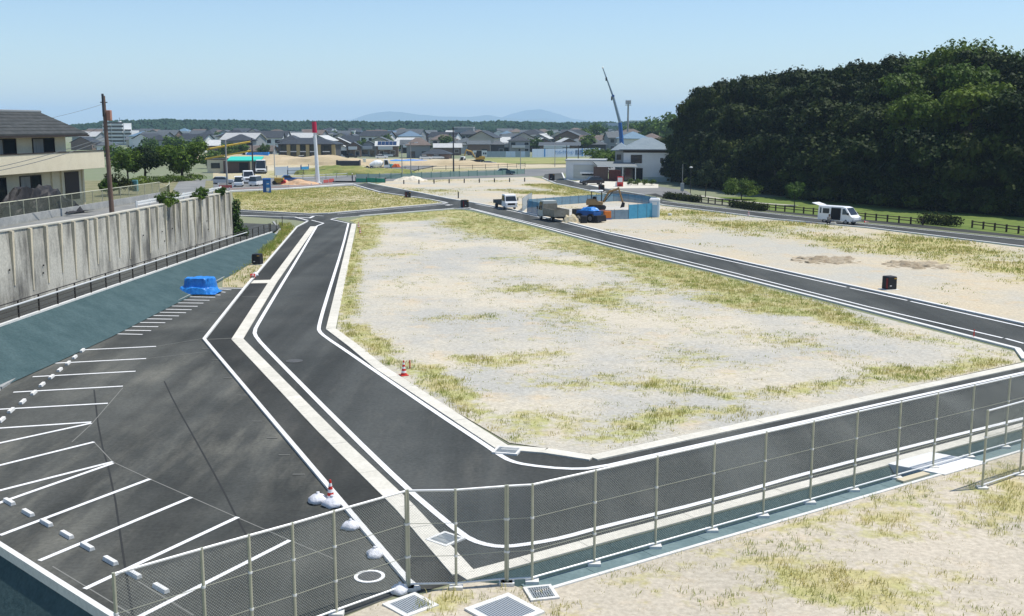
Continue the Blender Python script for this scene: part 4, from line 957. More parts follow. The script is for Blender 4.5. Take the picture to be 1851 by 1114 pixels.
# ---------------------------------------------------------------- cones, bags, boxes, tarp
def cone(label, p, h=.72, rz=0, grp=None, tilt=None):
    root = thing('traffic_cone', label, 'traffic cone', p, rz, grp)
    MB().box(-.19, .19, -.19, .19, 0, .03).build('base', RED, root, bevel=.02)
    n = 7; z0 = .03
    for k in range(n):
        a, b = k/n, (k+1)/n; ra, rb = .135*(1-a)+.028*a, .135*(1-b)+.028*b
        MB().lathe([(ra, z0+(h-z0)*a), (rb, z0+(h-z0)*b)], 14).build('band', RED if k % 2 == 0 else WHITE_P, root)
    if tilt: root.rotation_euler = tilt
    return root
def sandbag(label, p, rz, s=1.0, grp=None, lean=0):
    prof = [(.02, 0), (.25, .0), (.30, .07), (.27, .16), (.17, .24), (.08, .285), (.045, .31), (.055, .35), (.02, .36)]
    mb = MB().lathe([(a*s, b*s) for a, b in prof], 16)
    mb.v = [(x*(1+.45*mnoise.noise(Vector((x*9, y*9, z*9+rz)))), y*(1+.5*mnoise.noise(Vector((x*8+3, y*8, z*9+rz)))), z) for x, y, z in mb.v]
    o = mb.build('sandbag', BAG, None, p, smooth=True); o.rotation_euler = (lean, 0, rz); return tag(o, label, 'sandbag', grp)
pc = P(598, 908)
cone('red and white striped traffic cone beside white sandbags at the parking kerb', pc, .72)
sandbag('white sandbag slumped left of the striped cone', pc+Vector((-.38, -.05, 0)), .4)
sandbag('white sandbag in front of the striped cone on the parking kerb', pc+Vector((.12, -.35, 0)), 1.7)
sandbag('white sandbag standing against the kerb just behind the wire fence', P(634, 956), .9, .85)
sandbag('white sandbag halfway between the cone and the ringed manhole, behind the mesh', P(678, 1006), 2.2, .8)
sandbag('white sandbag in the fence corner next to the ringed manhole', P(723, 1072), 2.9, .8)
cone('leaning red traffic cone at the edge of the sandy lot', P(730, 680)+Vector((0, 0, .04)), .70, .5)
cone('small red cone standing at the far corner of the sandy lot', P(648, 412), .65)
cone('small red cone on the sandy lot beside the long grass', P(651, 423), .65)
cone('red cone standing beside the far road opposite the lawn', P(1353, 391), .7)
cone('fallen red cone beside white bag on the grass wedge', P(457, 503)+Vector((0, 0, .15)), .6, 0, None, (R(80), 0, .4))
sandbag('white bag lying beside the fallen cone on the grass wedge', P(461, 499), .3, .9)
cone('red cone on the road behind the white van', P(1563, 402.5), .5, 0, None, (R(82), 0, 1.0))
o = MB().tube((0, 0, 0), (0, 0, .5), .03, 6).build('marker_peg', RED, None, P(1760, 612)); tag(o, 'little red survey peg at the right end of the sandy lot', 'peg')
o = MB().tube((0, 0, 0), (0, 0, .45), .03, 6).build('marker_peg', RED, None, P(741, 668)); tag(o, 'little dark red survey peg beside the leaning cone', 'peg')
def black_box(label, u, v, s=1.0, rz=0):
    root = thing('black_box', label, 'box', P(u, v), rz)
    MB().box(-.55*s, .55*s, -.5*s, .5*s, 0, .06).build('base_slab', CONC_W, root)
    MB().box(-.38*s, .38*s, -.36*s, .36*s, .06, .98*s, .02).build('body', BLACK, root, bevel=.06*s)
    MB().box(-.388*s, -.372*s, -.33*s, -.15*s, .14, .86*s).build('side_panel', mat('dull_red', (.20, .012, .012), rough=.6), root)
    MB().box(.12*s, .34*s, -.372*s, -.348*s, .80*s, .87*s).build('label_plate', YEL, root)
    MB().box(-.22*s, -.08*s, -.374*s, -.352*s, .30*s, .36*s).build('badge', WHITE_P, root)
black_box('black box on a pale slab beside the diagonal road on the right lot', 1607, 524, 1.0, R(18))
black_box('black box standing in the grass wedge by the pavement', 466, 479, .95, R(-12))
black_box('wide black box at the junction corner of the diagonal road', 840, 376, 1.15, R(40))
black_box('black box on the verge half way up the diagonal road', 737, 358, 1.05, R(30))
black_box('black box on the kerb tip where the far road forks', 997, 327, 1.5, R(10))
black_box('black box on the far road verge behind the blue netting', 1087, 347, 1.25, R(10))
# blue tarp pile
bt = thing('tarp_covered_pile', 'pile under a bright blue tarpaulin on pallets at the parking lot end', 'tarp pile', P(360, 531))
mb = MB()
for k in range(3): mb.box(-1.5, 1.0, -.7+k*.6, -.6+k*.6, 0, .12)
mb.box(-1.5, 1.0, -.75, .75, .12, .16); mb.build('pallet', mat('pallet_wood', (.30, .22, .13), rough=.9), bt)
lump('tarpaulin', BLUE_T, 2.25, 1.5, .95, 5.0, bt, (.1, .1, .16), flat=.90, rough_=.05)
lump('tarpaulin', BLUE_T, 2.75, 1.9, .42, 9.0, bt, (.0, -.05, .1), flat=.86, rough_=.22)
MB().box(-1.55, -1.2, -1.05, -.8, 0, .3).build('block', mat('brick_brown', (.22, .12, .08), rough=.9), bt)
MB().box(-1.1, -.8, -1.05, -.8, 0, .25).build('block', MATS['brick_brown'], bt)
# shallow kerb drain stubs along the parking kerb
for i, (u, v) in enumerate([(498, 793), (520, 824), (546, 859), (470, 763), (445, 716), (418, 684), (396, 652), (379, 632), (372, 600), (381, 582), (392, 566), (408, 548)]):
    p = P(u-6, v); o = MB().box(-.2, .2, -.05, .05, 0, .02).build('kerb_outlet', MATS['old_joint'], KERB1o); o.location = (p.x, p.y, .012)
# dirt mounds on the right lot
DIRT = mat('brown_dirt', (.25, .195, .125), (.40, .34, .245), scale=1.2, rough=1, bump=1, bscale=6, fine=.2)
for (u, v, w_, d_, h_, lab) in ((1492, 472, 5.6, 5.5, .26, 'low heap of brown dirt on the right lot opposite the white van'), (1655, 481, 5.4, 5.0, .24, 'low heap of brown dirt on the right lot nearest the shrub hedge')):
    o = lump('dirt_heap', DIRT, w_, d_, h_, u, None, P(u, v), 60, 52, .02, .9); tag(o, lab, 'dirt heap')

# ---------------------------------------------------------------- white house by the far road
WBLUE = mat('pale_render', (.70, .71, .71), (.76, .77, .76), scale=.7, rough=.85)
GREYW = mat('grey_render', (.34, .36, .37), (.40, .42, .42), scale=.7, rough=.85)
ROOFB = mat('blue_grey_roof', (.17, .22, .25), (.21, .26, .29), scale=1, rough=.6, fine=.06)
WOODD = mat('dark_board', (.075, .05, .045), (.11, .075, .065), scale=2, stretch=(6, 6, .3), rough=.8)
def hip(mb, x0, x1, y0, y1, z, h, ov=.6, th=.15):
    x0 -= ov; x1 += ov; y0 -= ov; y1 += ov; dx, dy = x1-x0, y1-y0
    if dx >= dy: a, b = (x0+dy/2*.95, (y0+y1)/2), (x1-dy/2*.95, (y0+y1)/2)
    else: a, b = ((x0+x1)/2, y0+dx/2*.95), ((x0+x1)/2, y1-dx/2*.95)
    c = [(x0, y0, z), (x1, y0, z), (x1, y1, z), (x0, y1, z)]; e = [(x, y, z+th) for x, y, _ in c]
    for k in range(4): mb.quad(c[k], c[(k+1) % 4], e[(k+1) % 4], e[k])
    mb.poly(c[::-1]); A_, B_ = (*a, z+h), (*b, z+h)
    if dx >= dy: mb.quad(e[0], e[1], B_, A_).quad(e[2], e[3], A_, B_).tri(e[1], e[2], B_).tri(e[3], e[0], A_)
    else: mb.tri(e[0], e[1], A_).quad(e[1], e[2], B_, A_).tri(e[2], e[3], B_).quad(e[3], e[0], A_, B_)
    return mb
def gable(mb, x0, x1, y0, y1, z, h, ov=.5, th=.14):
    x0 -= ov; x1 += ov; y0 -= ov; y1 += ov; ym = (y0+y1)/2
    for ya, s in ((y0, 1), (y1, -1)):
        mb.hexa([(x0, ya, z), (x1, ya, z), (x1, ym, z+h), (x0, ym, z+h)], [(x0, ya, z+th), (x1, ya, z+th), (x1, ym, z+h+th), (x0, ym, z+h+th)])
    return mb
ph = P(1172, 327); wh = thing('house', 'white two-storey house with blue-grey hipped roof at the foot of the wooded hill', 'house', (ph.x, ph.y, 0), R(-8))
MB().box(-5.2, 4.2, 0, 8, 0, 6.3).build('wall', WBLUE, wh)
MB().box(-7.0, -5.21, 2.2, 8, 0, 6.0).build('wall', GREYW, wh)
r_ = hip(MB(), -5.2, 4.2, 0, 8, 6.3, 2.5, .9).build('roof', ROOFB, wh)
hip(MB(), -7.4, -4.5, 2.0, 8, 6.1, 1.6, .6).build('roof', ROOFB, wh)
MB().box(-5.3, 4.4, -.12, 0, 5.75, 6.25).build('frieze', TRIM, wh)
def simple_win(x0, x1, z0, z1, y, par, m=GLASS, fm=None):
    fr = MB().box(x0-.1, x1+.1, y-.06, y+.02, z0-.1, z0).box(x0-.1, x1+.1, y-.06, y+.02, z1, z1+.1).box(x0-.1, x0, y-.06, y+.02, z0, z1).box(x1, x1+.1, y-.06, y+.02, z0, z1).build('window', fm or TRIM, par)
    MB().box(x0, x1, y-.03, y+.02, z0, z1).build('pane', m, fr)
simple_win(-3.6, -1.5, 3.7, 5.2, 0, wh); simple_win(2.3, 2.9, 3.7, 4.7, 0, wh, fm=WHITE); simple_win(2.5, 3.3, 1.3, 2.6, 0, wh); simple_win(-6.6, -5.9, 4.3, 5.2, 2.2, wh)
MB().box(-5.0, -1.2, -.04, .01, .2, 2.6).build('porch_shade', DARK, wh)  # flat black sheet on the wall, the porch's shade put into its colour
MB().box(-4.4, -3.5, -.07, -.04, .3, 2.4).build('door', mat('door_red', (.11, .035, .03), rough=.6), wh)
# porch with boarded front
cp = MB(); cp.hexa([(-10.4, -3.2, 3.05), (-2.2, -3.2, 2.95), (-3.2, .6, 3.7), (-11.6, .6, 3.8)], [(-10.4, -3.2, 3.2), (-2.2, -3.2, 3.1), (-3.2, .6, 3.85), (-11.6, .6, 3.95)])
pr_ = cp.build('porch_roof', mat('grey_sheet_roof', (.20, .22, .22), rough=.6), wh)
MB().box(-10.4, -2.2, -3.25, -3.2, 2.92, 3.16).build('fascia', WHITE, pr_)
MB().box(-11.2, -8.2, -2.4, -2.3, 0, 2.95).build('board_wall', WOODD, wh)
MB().box(-8.1, -5.6, -2.0, -1.9, 0, 2.3).build('board_wall', mat('red_board', (.10, .03, .028), (.14, .045, .04), scale=2, rough=.8), wh)
for x in (-5.2, -2.6): MB().box(x-.08, x+.08, -3.0, -2.84, 0, 2.95).build('post', WHITE, wh)
MB().box(-4.9, -3.2, -1.6, -1.5, .2, 2.5).build('glass_screen', GLASS, wh)
# flat annex
MB().box(-17.2, -9.0, .8, 7.5, 0, 4.0).build('annex_wall', WBLUE, wh)
MB().box(-17.4, -8.8, .6, 7.7, 4.0, 4.25).build('annex_roof', mat('annex_cap', (.42, .44, .44), rough=.7), wh)
MB().box(-15.6, -9.6, .7, .82, .4, 3.2).build('shutter', mat('shutter_pale', (.48, .49, .46), (.53, .54, .5), scale=.4, stretch=(.2, .2, 12), rough=.6), wh)
MB().box(-14.2, -10.2, .3, .7, 1.35, 1.75).build('awning', WHITE, wh)
MB().box(-13.8, -10.6, .64, .7, 1.0, 1.34).build('slot_window', DARK, wh)
MB().box(-1.0, 4.5, -3.9, -3.7, 0, .95).build('garden_wall', mat('garden_block', (.30, .36, .34), rough=.9), wh)
px_sheet('forecourt', [(1036, 329), (1060, 335), (1100, 341), (1190, 340), (1190, 333), (1120, 329), (1050, 326)], .016, CONC)
for k, (u, v) in enumerate(((1140, 335), (1152, 335), (1165, 335), (1178, 335.5))):
    single('garden_bush', 'round garden bush in front of the white house', 85+k, u, v, 1.3, .8, .6, 6, 700, .09, LEAF_G, .5, .04, cat='bush')['group'] = 'bushes before the white house'
single('dark_tree', 'dark spreading tree behind the flat annex of the white house', 90, 1096, 312, 6.0, 5.0, 2.7, 10, 6000, .24, LEAF_G, 2.5, .2)
single('dark_tree', 'dark tree overhanging behind the hipped roof of the white house', 92, 1222, 322, 9.5, 4.5, 4.0, 10, 6000, .26, LEAF, 5, .2)
vm = thing('vending_machine', 'red vending machine in front of the white house', 'vending machine', P(1121, 337.5), R(-8))
MB().box(-.55, .55, -.4, .4, 0, 1.85).build('cabinet', RED, vm, bevel=.04); MB().box(-.45, .45, -.42, -.38, .85, 1.7).build('display', WHITE_P, vm); MB().box(-.3, .3, -.42, -.38, .2, .4).build('hatch', DARK, vm)
o = MB().lathe([(.22, 0), (.25, .5), (.2, .75), (.05, .85)], 12).build('litter_bin', WHITE_P, None, P(1114.5, 337.5)); tag(o, 'white round bin next to the red vending machine', 'bin')

# ---------------------------------------------------------------- vehicles (length along +x, front +x)
def wheel(par, x, y, r, w_=.2):
    s = 1 if y > 0 else -1
    t = MB().lathe([(r*.6, -w_/2), (r, -w_/2+.02), (r, w_/2-.02), (r*.6, w_/2)], 18, (x, y, r), 'y').build('wheel', TYRE, par)
    MB().lathe([(r*.58, -.01), (r*.5, .02), (r*.2, .03)] if s > 0 else [(r*.2, -.03), (r*.5, -.02), (r*.58, .01)], 14, (x, y+s*w_*.45, r), 'y').build('rim', RIM, t)
def cab_truck(label, loc, rz, paint, L=4.7, bed='drop', bedm=None, W=1.7, cabh=2.0, s=1.0, name='truck', r=.33):
    root = thing(name, label, 'truck', loc, rz); root.scale = (s, s, s); xf = L/2; cl_ = 1.55
    prof = [(xf-cl_, .45), (xf, .45), (xf+.02, .95), (xf-.12, 1.2), (xf-.42, cabh-.05), (xf-.6, cabh), (xf-cl_, cabh)]
    MB().prism(prof, -W/2, W/2, lambda z: .0 if z < 1.2 else (z-1.2)*.10).build('cab', paint, root, bevel=.04)
    MB().hexa([(xf-.115, -W/2+.1, 1.23), (xf-.10, -W/2+.1, 1.22), (xf-.10, W/2-.1, 1.22), (xf-.115, W/2-.1, 1.23)], [(xf-.43, -W/2+.18, cabh-.16), (xf-.385, -W/2+.18, cabh-.16), (xf-.385, W/2-.18, cabh-.16), (xf-.43, W/2-.18, cabh-.16)]).build('windscreen', GLASS, root)
    for sy in (-1, 1):
        y = sy*(W/2-.03)
        MB().hexa([(xf-1.35, y-.035, 1.22), (xf-.32, y-.035, 1.22), (xf-.32, y+.035, 1.22), (xf-1.35, y+.035, 1.22)], [(xf-1.35, y-.07*(sy > 0)-.02, cabh-.18), (xf-.6, y-.07*(sy > 0)-.02, cabh-.18), (xf-.6, y+.07*(sy < 0)+.02, cabh-.18), (xf-1.35, y+.07*(sy < 0)+.02, cabh-.18)]).build('side_window', GLASS, root)
        MB().box(xf-.02, xf+.05, sy*W/2-.3 if sy > 0 else -W/2+.06, sy*W/2-.06 if sy > 0 else -W/2+.3, .62, .80).build('headlight', WHITE_P, root)
        MB().box(xf-.2, xf-.1, sy*(W/2+.12)-.06, sy*(W/2+.12)+.06, 1.25, 1.65).build('mirror', BLACK, root)
        wheel(root, xf-.75, sy*(W/2-.14), r); wheel(root, -L/2+.95, sy*(W/2-.16), r, .3)
    MB().box(xf-.05, xf+.06, -W/2, W/2, .36, .56).build('bumper', mat('bumper_dark', (.06, .06, .06), rough=.6) if bed != 'drop' else WHITE_P, root)
    MB().box(xf+.015, xf+.03, -W/2+.35, W/2-.35, .66, .92).build('grille', BLACK, root)
    MB().box(-L/2+.1, xf-cl_+.1, -.4, .4, .45, .65).build('chassis', BLACK, root)
    bm_ = bedm or paint; x1 = xf-cl_-.08; x0 = -L/2
    if bed in ('drop', 'dump'):
        hb = .40 if bed == 'drop' else .75
        mb = MB().box(x0, x1, -W/2, W/2, .68, .76).box(x0, x1, -W/2, -W/2+.05, .76, .76+hb).box(x0, x1, W/2-.05, W/2, .76, .76+hb).box(x1-.05, x1, -W/2+.051, W/2-.051, .76, .80+hb*1.6).box(x0, x0+.05, -W/2+.051, W/2-.051, .76, .76+hb)
        mb.build('cargo_bed', bm_, root)
    if bed == 'mixer':
        MB().lathe([(.25, 0), (.85, .55), (1.08, 1.4), (1.08, 2.2), (.7, 3.3), (.45, 3.75)], 20, (0, 0, 0), 'x').build('drum', bm_, root, (x1-.1, 0, 1.75)).rotation_euler = (0, R(12), math.pi)
        MB().hexa([(x0-.1, -.3, 1.9), (x0+.6, -.3, 1.9), (x0+.6, .3, 1.9), (x0-.1, .3, 1.9)], [(x0-.3, -.55, 2.9), (x0+.6, -.55, 2.9), (x0+.6, .55, 2.9), (x0-.3, .55, 2.9)]).build('hopper', bm_, root)
        for sy in (-1, 1): wheel(root, -L/2+2.1, sy*(W/2-.16), r, .3)
    if bed == 'tarp':
        MB().box(x0, x1, -W/2, W/2, .7, .85).build('cargo_bed', bm_, root)
        MB().hexa([(x0, -W/2, .85), (x1, -W/2, .85), (x1, W/2, .85), (x0, W/2, .85)], [(x0+.1, -W/2+.2, 2.5), (x1-.1, -W/2+.2, 2.3), (x1-.1, W/2-.2, 2.3), (x0+.1, W/2-.2, 2.5)]).build('tarpaulin', BLUE_T, root)
    return root
def ang(u0, v0, u1, v1): a, b = P(u0, v0), P(u1, v1); return math.atan2(b.y-a.y, b.x-a.x)
aC = ang(860, 372, 1000, 402)
cab_truck('small white flatbed truck with dark bed driving on the diagonal road', P(913, 377.5), aC, WHITE, 4.9, 'drop', mat('bed_dark', (.05, .06, .06), rough=.6), 1.75, 2.1, 1.0)
GRN = mat('truck_grey_green', (.48, .50, .46), rough=.5)
cab_truck('dusty grey-green dump truck parked at the kerb before the blue netting', P(1000, 399), aC+math.pi, GRN, 5.2, 'dump', mat('bed_rust', (.22, .20, .15), (.33, .30, .24), scale=2, rough=.8), 1.95, 2.35, 1.0)
# load and roll bar
# van with open doors
vp = P(1516, 404.5); van = thing('van', 'white van parked on the far road with open side door and raised tailgate', 'van', vp, R(-50))
prof = [(-2.35, .38), (2.2, .38), (2.38, .55), (2.38, .85), (2.05, 1.12), (1.35, 1.95), (.9, 2.05), (-2.25, 2.05), (-2.36, 1.9), (-2.38, .6)]
body = MB().prism(prof, -.85, .85, lambda z: 0 if z < 1.1 else (z-1.1)*.12).build('body', WHITE, van, bevel=.05)
MB().hexa([(1.99, -.68, 1.19), (2.04, -.68, 1.17), (2.04, .68, 1.17), (1.99, .68, 1.19)], [(1.36, -.62, 1.93), (1.42, -.62, 1.93), (1.42, .62, 1.93), (1.36, .62, 1.93)]).build('windscreen', GLASS, van)
for sy in (-1, 1):
    y = sy*.80
    for x0, x1, x2 in ((.95, 1.75, 1.25), (-.75, -.0 if sy < 0 else .75, 0), (-2.1, -.95, 0)):
        if sy < 0 and x0 == -.75: continue
        xt = x2 or x1
        MB().hexa([(x0, y-.05, 1.18), (x1, y-.05, 1.18), (x1, y+.05, 1.18), (x0, y+.05, 1.18)], [(x0, y-.05-sy*.065, 1.82), (xt, y-.05-sy*.065, 1.82), (xt, y+.05-sy*.065, 1.82), (x0, y+.05-sy*.065, 1.82)]).build('side_window', GLASS, van)
    wheel(van, 1.45, sy*.75, .33); wheel(van, -1.4, sy*.75, .33)
    MB().box(2.3, 2.41, sy*.72-.16, sy*.72+.16, .72, .92).build('headlight', WHITE_P, van)
    MB().box(1.75, 1.85, sy*.98-.09, sy*.98+.09, 1.15, 1.4).build('mirror', BLACK, van)
MB().box(2.3, 2.46, -.86, .86, .38, .58).build('bumper', mat('bumper_grey', (.25, .26, .27), rough=.6), van)
MB().hexa([(-.55, -.875, .5), (.72, -.875, .5), (.72, -.845, .5), (-.55, -.845, .5)], [(-.55, -.80, 1.88), (.72, -.80, 1.88), (.72, -.76, 1.88), (-.55, -.76, 1.88)]).build('door_opening', DARK, van)
dr = MB().hexa([(-1.85, -.93, .48), (-.58, -.93, .48), (-.58, -.885, .48), (-1.85, -.885, .48)], [(-1.85, -.845, 1.9), (-.58, -.845, 1.9), (-.58, -.80, 1.9), (-1.85, -.80, 1.9)]).build('sliding_door', WHITE, van)
MB().hexa([(-1.65, -.915, 1.2), (-.78, -.915, 1.2), (-.78, -.88, 1.2), (-1.65, -.88, 1.2)], [(-1.65, -.875, 1.78), (-.78, -.875, 1.78), (-.78, -.84, 1.78), (-1.65, -.84, 1.78)]).build('pane', GLASS, dr)
tg = MB().hexa([(-2.3, -.75, 2.02), (-2.3, .75, 2.02), (-3.3, .72, 2.28), (-3.3, -.72, 2.28)], [(-2.3, -.75, 2.09), (-2.3, .75, 2.09), (-3.3, .72, 2.34), (-3.3, -.72, 2.34)]).build('tailgate', WHITE, van)
def person(label, loc, rz, pose, shirt, trousers, helmet, s=1.0):
    root = thing('person', label, 'person', loc, rz); J = pose
    vs = [Vector(p) for p, r in J['v']]; me = bpy.data.meshes.new('body'); me.from_pydata([tuple(v) for v in vs], J['e'], [])
    o = bpy.data.objects.new('body', me); C.objects.link(o); o.parent = root
    md = o.modifiers.new('s', 'SKIN'); o.modifiers.new('d', 'SUBSURF').levels = 1; o.modifiers['d'].render_levels = 1
    for k, (p, r) in enumerate(J['v']): me.skin_vertices[0].data[k].radius = (r, r)
    me.skin_vertices[0].data[0].use_root = True; me.materials.append(shirt)
    hp = vs[J['head']]
    MB().lathe([(.02, -.02), (.13, .0), (.125, .06), (.08, .12), (.01, .14)], 12, (hp.x, hp.y, hp.z+.02)).build('helmet' if helmet else 'hair', WHITE_P if helmet else DARK, root, smooth=True)
    MB().lathe([(.03, -.19), (.075, -.15), (.095, -.06), (.09, .02)], 12, (hp.x, hp.y, hp.z)).build('face', mat('skin', (.42, .26, .18), rough=.6), root, smooth=True)
    for h in J['hips']:
        a, b, c = [vs[i] for i in h]; MB().tube(a, b, .11, 8, .085).tube(b, c, .085, 8, .06).tube(c, c+Vector((.13, 0, -.05)), .06, 6, .05).build('trousers', trousers, root, smooth=True)
    return root
stand = dict(v=[((0, 0, .92), .14), ((0, 0, 1.15), .15), ((0, 0, 1.38), .16), ((0, 0, 1.5), .055), ((0, 0, 1.66), .085), ((0, .19, 1.40), .06), ((.02, .24, 1.13), .045), ((.12, .25, .90), .035), ((.17, .25, .82), .03), ((0, -.19, 1.40), .06), ((-.02, -.24, 1.13), .045), ((.08, -.25, .90), .035), ((.12, -.25, .82), .03), ((0, .1, .88), .10), ((.04, .11, .5), .075), ((-.02, .12, .09), .05), ((0, -.1, .88), .10), ((-.03, -.11, .5), .075), ((-.1, -.12, .09), .05)],
             e=[(0, 1), (1, 2), (2, 3), (3, 4), (2, 5), (5, 6), (6, 7), (7, 8), (2, 9), (9, 10), (10, 11), (11, 12), (0, 13), (13, 14), (14, 15), (0, 16), (16, 17), (17, 18)], head=4, hips=[(13, 14, 15), (16, 17, 18)])
crouch = dict(v=[((0, 0, .42), .14), ((.1, 0, .62), .15), ((.24, 0, .82), .15), ((.32, 0, .92), .055), ((.4, 0, 1.05), .085), ((.26, .19, .82), .06), ((.42, .22, .6), .045), ((.6, .15, .5), .035), ((.67, .13, .47), .03), ((.26, -.19, .82), .06), ((.42, -.22, .6), .045), ((.6, -.15, .45), .035), ((.67, -.13, .42), .03), ((0, .12, .4), .10), ((.36, .16, .48), .075), ((.1, .16, .09), .05), ((0, -.12, .4), .10), ((.36, -.16, .45), .075), ((.08, -.16, .09), .05)],
              e=stand['e'], head=4, hips=[(13, 14, 15), (16, 17, 18)])
NAVY = mat('navy_cloth', (.015, .02, .05), rough=.9); GREYC = mat('grey_cloth', (.12, .12, .11), rough=.9)
person('person in navy work clothes walking on the far street by the green netting', P(637, 330), R(200), stand, NAVY, NAVY, True)
person('person in grey work clothes crouching beside the open van door', P(1497, 406.5), R(60), crouch, GREYC, NAVY, False)
o = lump('tool_bag', mat('bag_pale', (.4, .38, .33), rough=.9), .9, .5, .35, 2.0, None, P(1506, 407)); tag(o, 'pale tool bag on the ground below the open van door', 'bag')
o = MB().box(-1.3, 1.3, -.3, .3, 0, .08).build('board', WOOD, None, P(1476, 404)); tag(o, 'dark board lying on the ground behind the van', 'board')

def car(label, loc, rz, paint, L=4.2, W=1.65, h=1.45, van_=False, grp=None):
    root = thing('car', label, 'car', loc, rz, grp); x = L/2
    b = [(-x, .3), (x, .3), (x+.03, .6), (x-.1, .82), (x-1.0, .92), (x-1.0, .93), (-x+.1, .95), (-x-.02, .7)]
    MB().prism(b, -W/2, W/2).build('body', paint, root, bevel=.06)
    top = [(x-1.15, .9), (x-1.75, h-.04), (x-2.0, h), (-x+.75, h), (-x+.25 if not van_ else -x+.1, .92)] if not van_ else [(x-.6, .9), (x-1.1, h-.04), (x-1.4, h), (-x+.15, h), (-x+.05, .92)]
    MB().prism(top, -W/2+.04, W/2-.04, lambda z: (z-.9)*.22).build('cabin', GLASS, root)
    MB().prism([(p[0]*.98, p[1]+.02) for p in (top[1:4] if False else [(top[1][0], h-.1), (top[2][0], h), (top[3][0], h), (top[3][0]-.1, h-.1)])], -W/2+.12, W/2-.12).build('roof', paint, root)
    for sy in (-1, 1):
        wheel(root, x-.8, sy*(W/2-.1), .30); wheel(root, -x+.75, sy*(W/2-.1), .30)
        MB().box(x-.1, x+.04, sy*W*.36-.15, sy*W*.36+.15, .58, .72).build('headlight', WHITE_P, root)
    return root
DARKC = mat('dark_car', (.02, .02, .024), rough=.25, spec=.6); SILV = mat('silver_car', (.50, .51, .53), rough=.3, metal=.3)
car('dark car parked in front of the flat annex of the white house', P(1070, 334), R(195), DARKC, 4.5, 1.7, 1.5)

# mini excavator
def excavator(label, loc, rz, paint, s=1.0, up=R(50), bucket_dark=True, canopy=True):
    root = thing('excavator', label, 'excavator', loc, rz); root.scale = (s, s, s)
    for sy in (-1, 1):
        y0, y1 = (.45, .8) if sy > 0 else (-.8, -.45)
        MB().prism([(-1.1, .15), (-.9, 0), (.9, 0), (1.1, .15), (1.1, .4), (.9, .55), (-.9, .55), (-1.1, .4)], y0, y1).build('track', BLACK, root)
    MB().box(-.6, .6, -.44, .44, .3, .6).build('undercarriage', BLACK, root)
    MB().prism([(-1.15, .62), (.75, .62), (.75, 1.0), (.1, 1.05), (-.1, 1.35), (-1.1, 1.3), (-1.2, 1.0)], -.72, .72).build('house', paint, root, bevel=.05)
    if canopy:
        for x, y in ((.6, .62), (.6, -.62), (-.6, .62), (-.6, -.62)): MB().tube((x, y, 1.0), (x, y, 2.25), .035, 5).build('canopy_post', BLACK, root)
        MB().box(-.75, .75, -.75, .75, 2.25, 2.33).build('canopy', WHITE_P, root); MB().box(-.45, 0, -.25, .25, 1.05, 1.6).build('seat', BLACK, root)
    else: MB().prism([(-.5, 1.2), (.7, .95), (.75, 1.6), (.5, 2.4), (-.5, 2.4)], -.05, .7).build('cab', GLASS, root)
    b0 = Vector((.8, -.1, .95)); b1 = b0+Vector((math.cos(R(62)), 0, math.sin(R(62))))*1.4; b2 = b1+Vector((math.cos(R(18)), 0, math.sin(R(18))))*1.25
    MB().path([b0, b1, b2], .13, 6).build('boom', paint, root); b3 = b2+Vector((.45, 0, -1.65)); MB().path([b2+Vector((-.1, 0, .15)), b3], .10, 6).build('stick', paint, root)
    MB().tube(b0+Vector((.2, 0, .1)), (b1+b2)/2, .05, 6).build('boom_cylinder', BLACK, root)
    MB().prism([(b3.x-.05, b3.z+.1), (b3.x+.25, b3.z-.05), (b3.x+.2, b3.z-.5), (b3.x-.3, b3.z-.6), (b3.x-.2, b3.z-.3)], -.4, .2).build('bucket', BLACK, root)
    return root
excavator('small brown-armed excavator with a white canopy inside the blue netting', P(1078, 380), R(-8), mat('worn_ochre', (.26, .17, .075), rough=.6), 1.15)
excavator('yellow excavator behind the white truck in the far yard', P(866, 294), R(185), YEL, 1.5, canopy=False)
# blue wheeled machine, generator
bmach = thing('wheel_loader', 'blue wheeled machine under a blue sheet parked before the netting', 'machine', P(1066, 402), aC+R(25))
MB().prism([(-1.6, .5), (1.2, .5), (1.2, 1.3), (.3, 1.5), (-1.5, 1.4)], -.7, .7).build('body', BLUE, bmach, bevel=.05)
lump('blue_sheet', BLUE_T, 2.4, 1.5, .35, 4.0, bmach, (.0, 0, 1.42), flat=.6, rough_=.3)
for sx in (-1.0, .8):
    for sy in (-.75, .75): wheel(bmach, sx, sy, .55, .35)
MB().box(1.2, 1.9, -.8, .8, .2, .9, .1).build('bucket', BLACK, bmach)
MB().box(-2.3, -1.6, -.6, .6, .6, 1.5).build('counterweight', POLE_D, bmach)
gen = thing('generator', 'orange generator box on a skid beside the blue machine', 'generator', P(1093, 397), aC)
MB().box(-.9, .9, -.45, .45, .2, 1.1).build('housing', ORG, gen, bevel=.05); MB().box(-.95, .95, -.5, .5, 0, .2).build('skid', BLUE, gen); MB().box(-.5, .5, -.46, -.44, .5, .9).build('vent', BLACK, gen)
o = MB().box(-.4, .4, -.4, .4, 0, .9).build('black_drum', BLACK, None, P(1055, 404), bevel=.1); tag(o, 'black tub on the kerb next to the blue machine', 'tub')
o = lump('sand_bag_heap', mat('straw_bag', (.55, .45, .26), (.62, .55, .4), scale=3, rough=.95), 2.2, 1.5, .8, 6.0, None, P(1032, 402), flat=.4, rough_=.3); tag(o, 'heap of tan bags at the kerb behind the dump truck', 'bags')
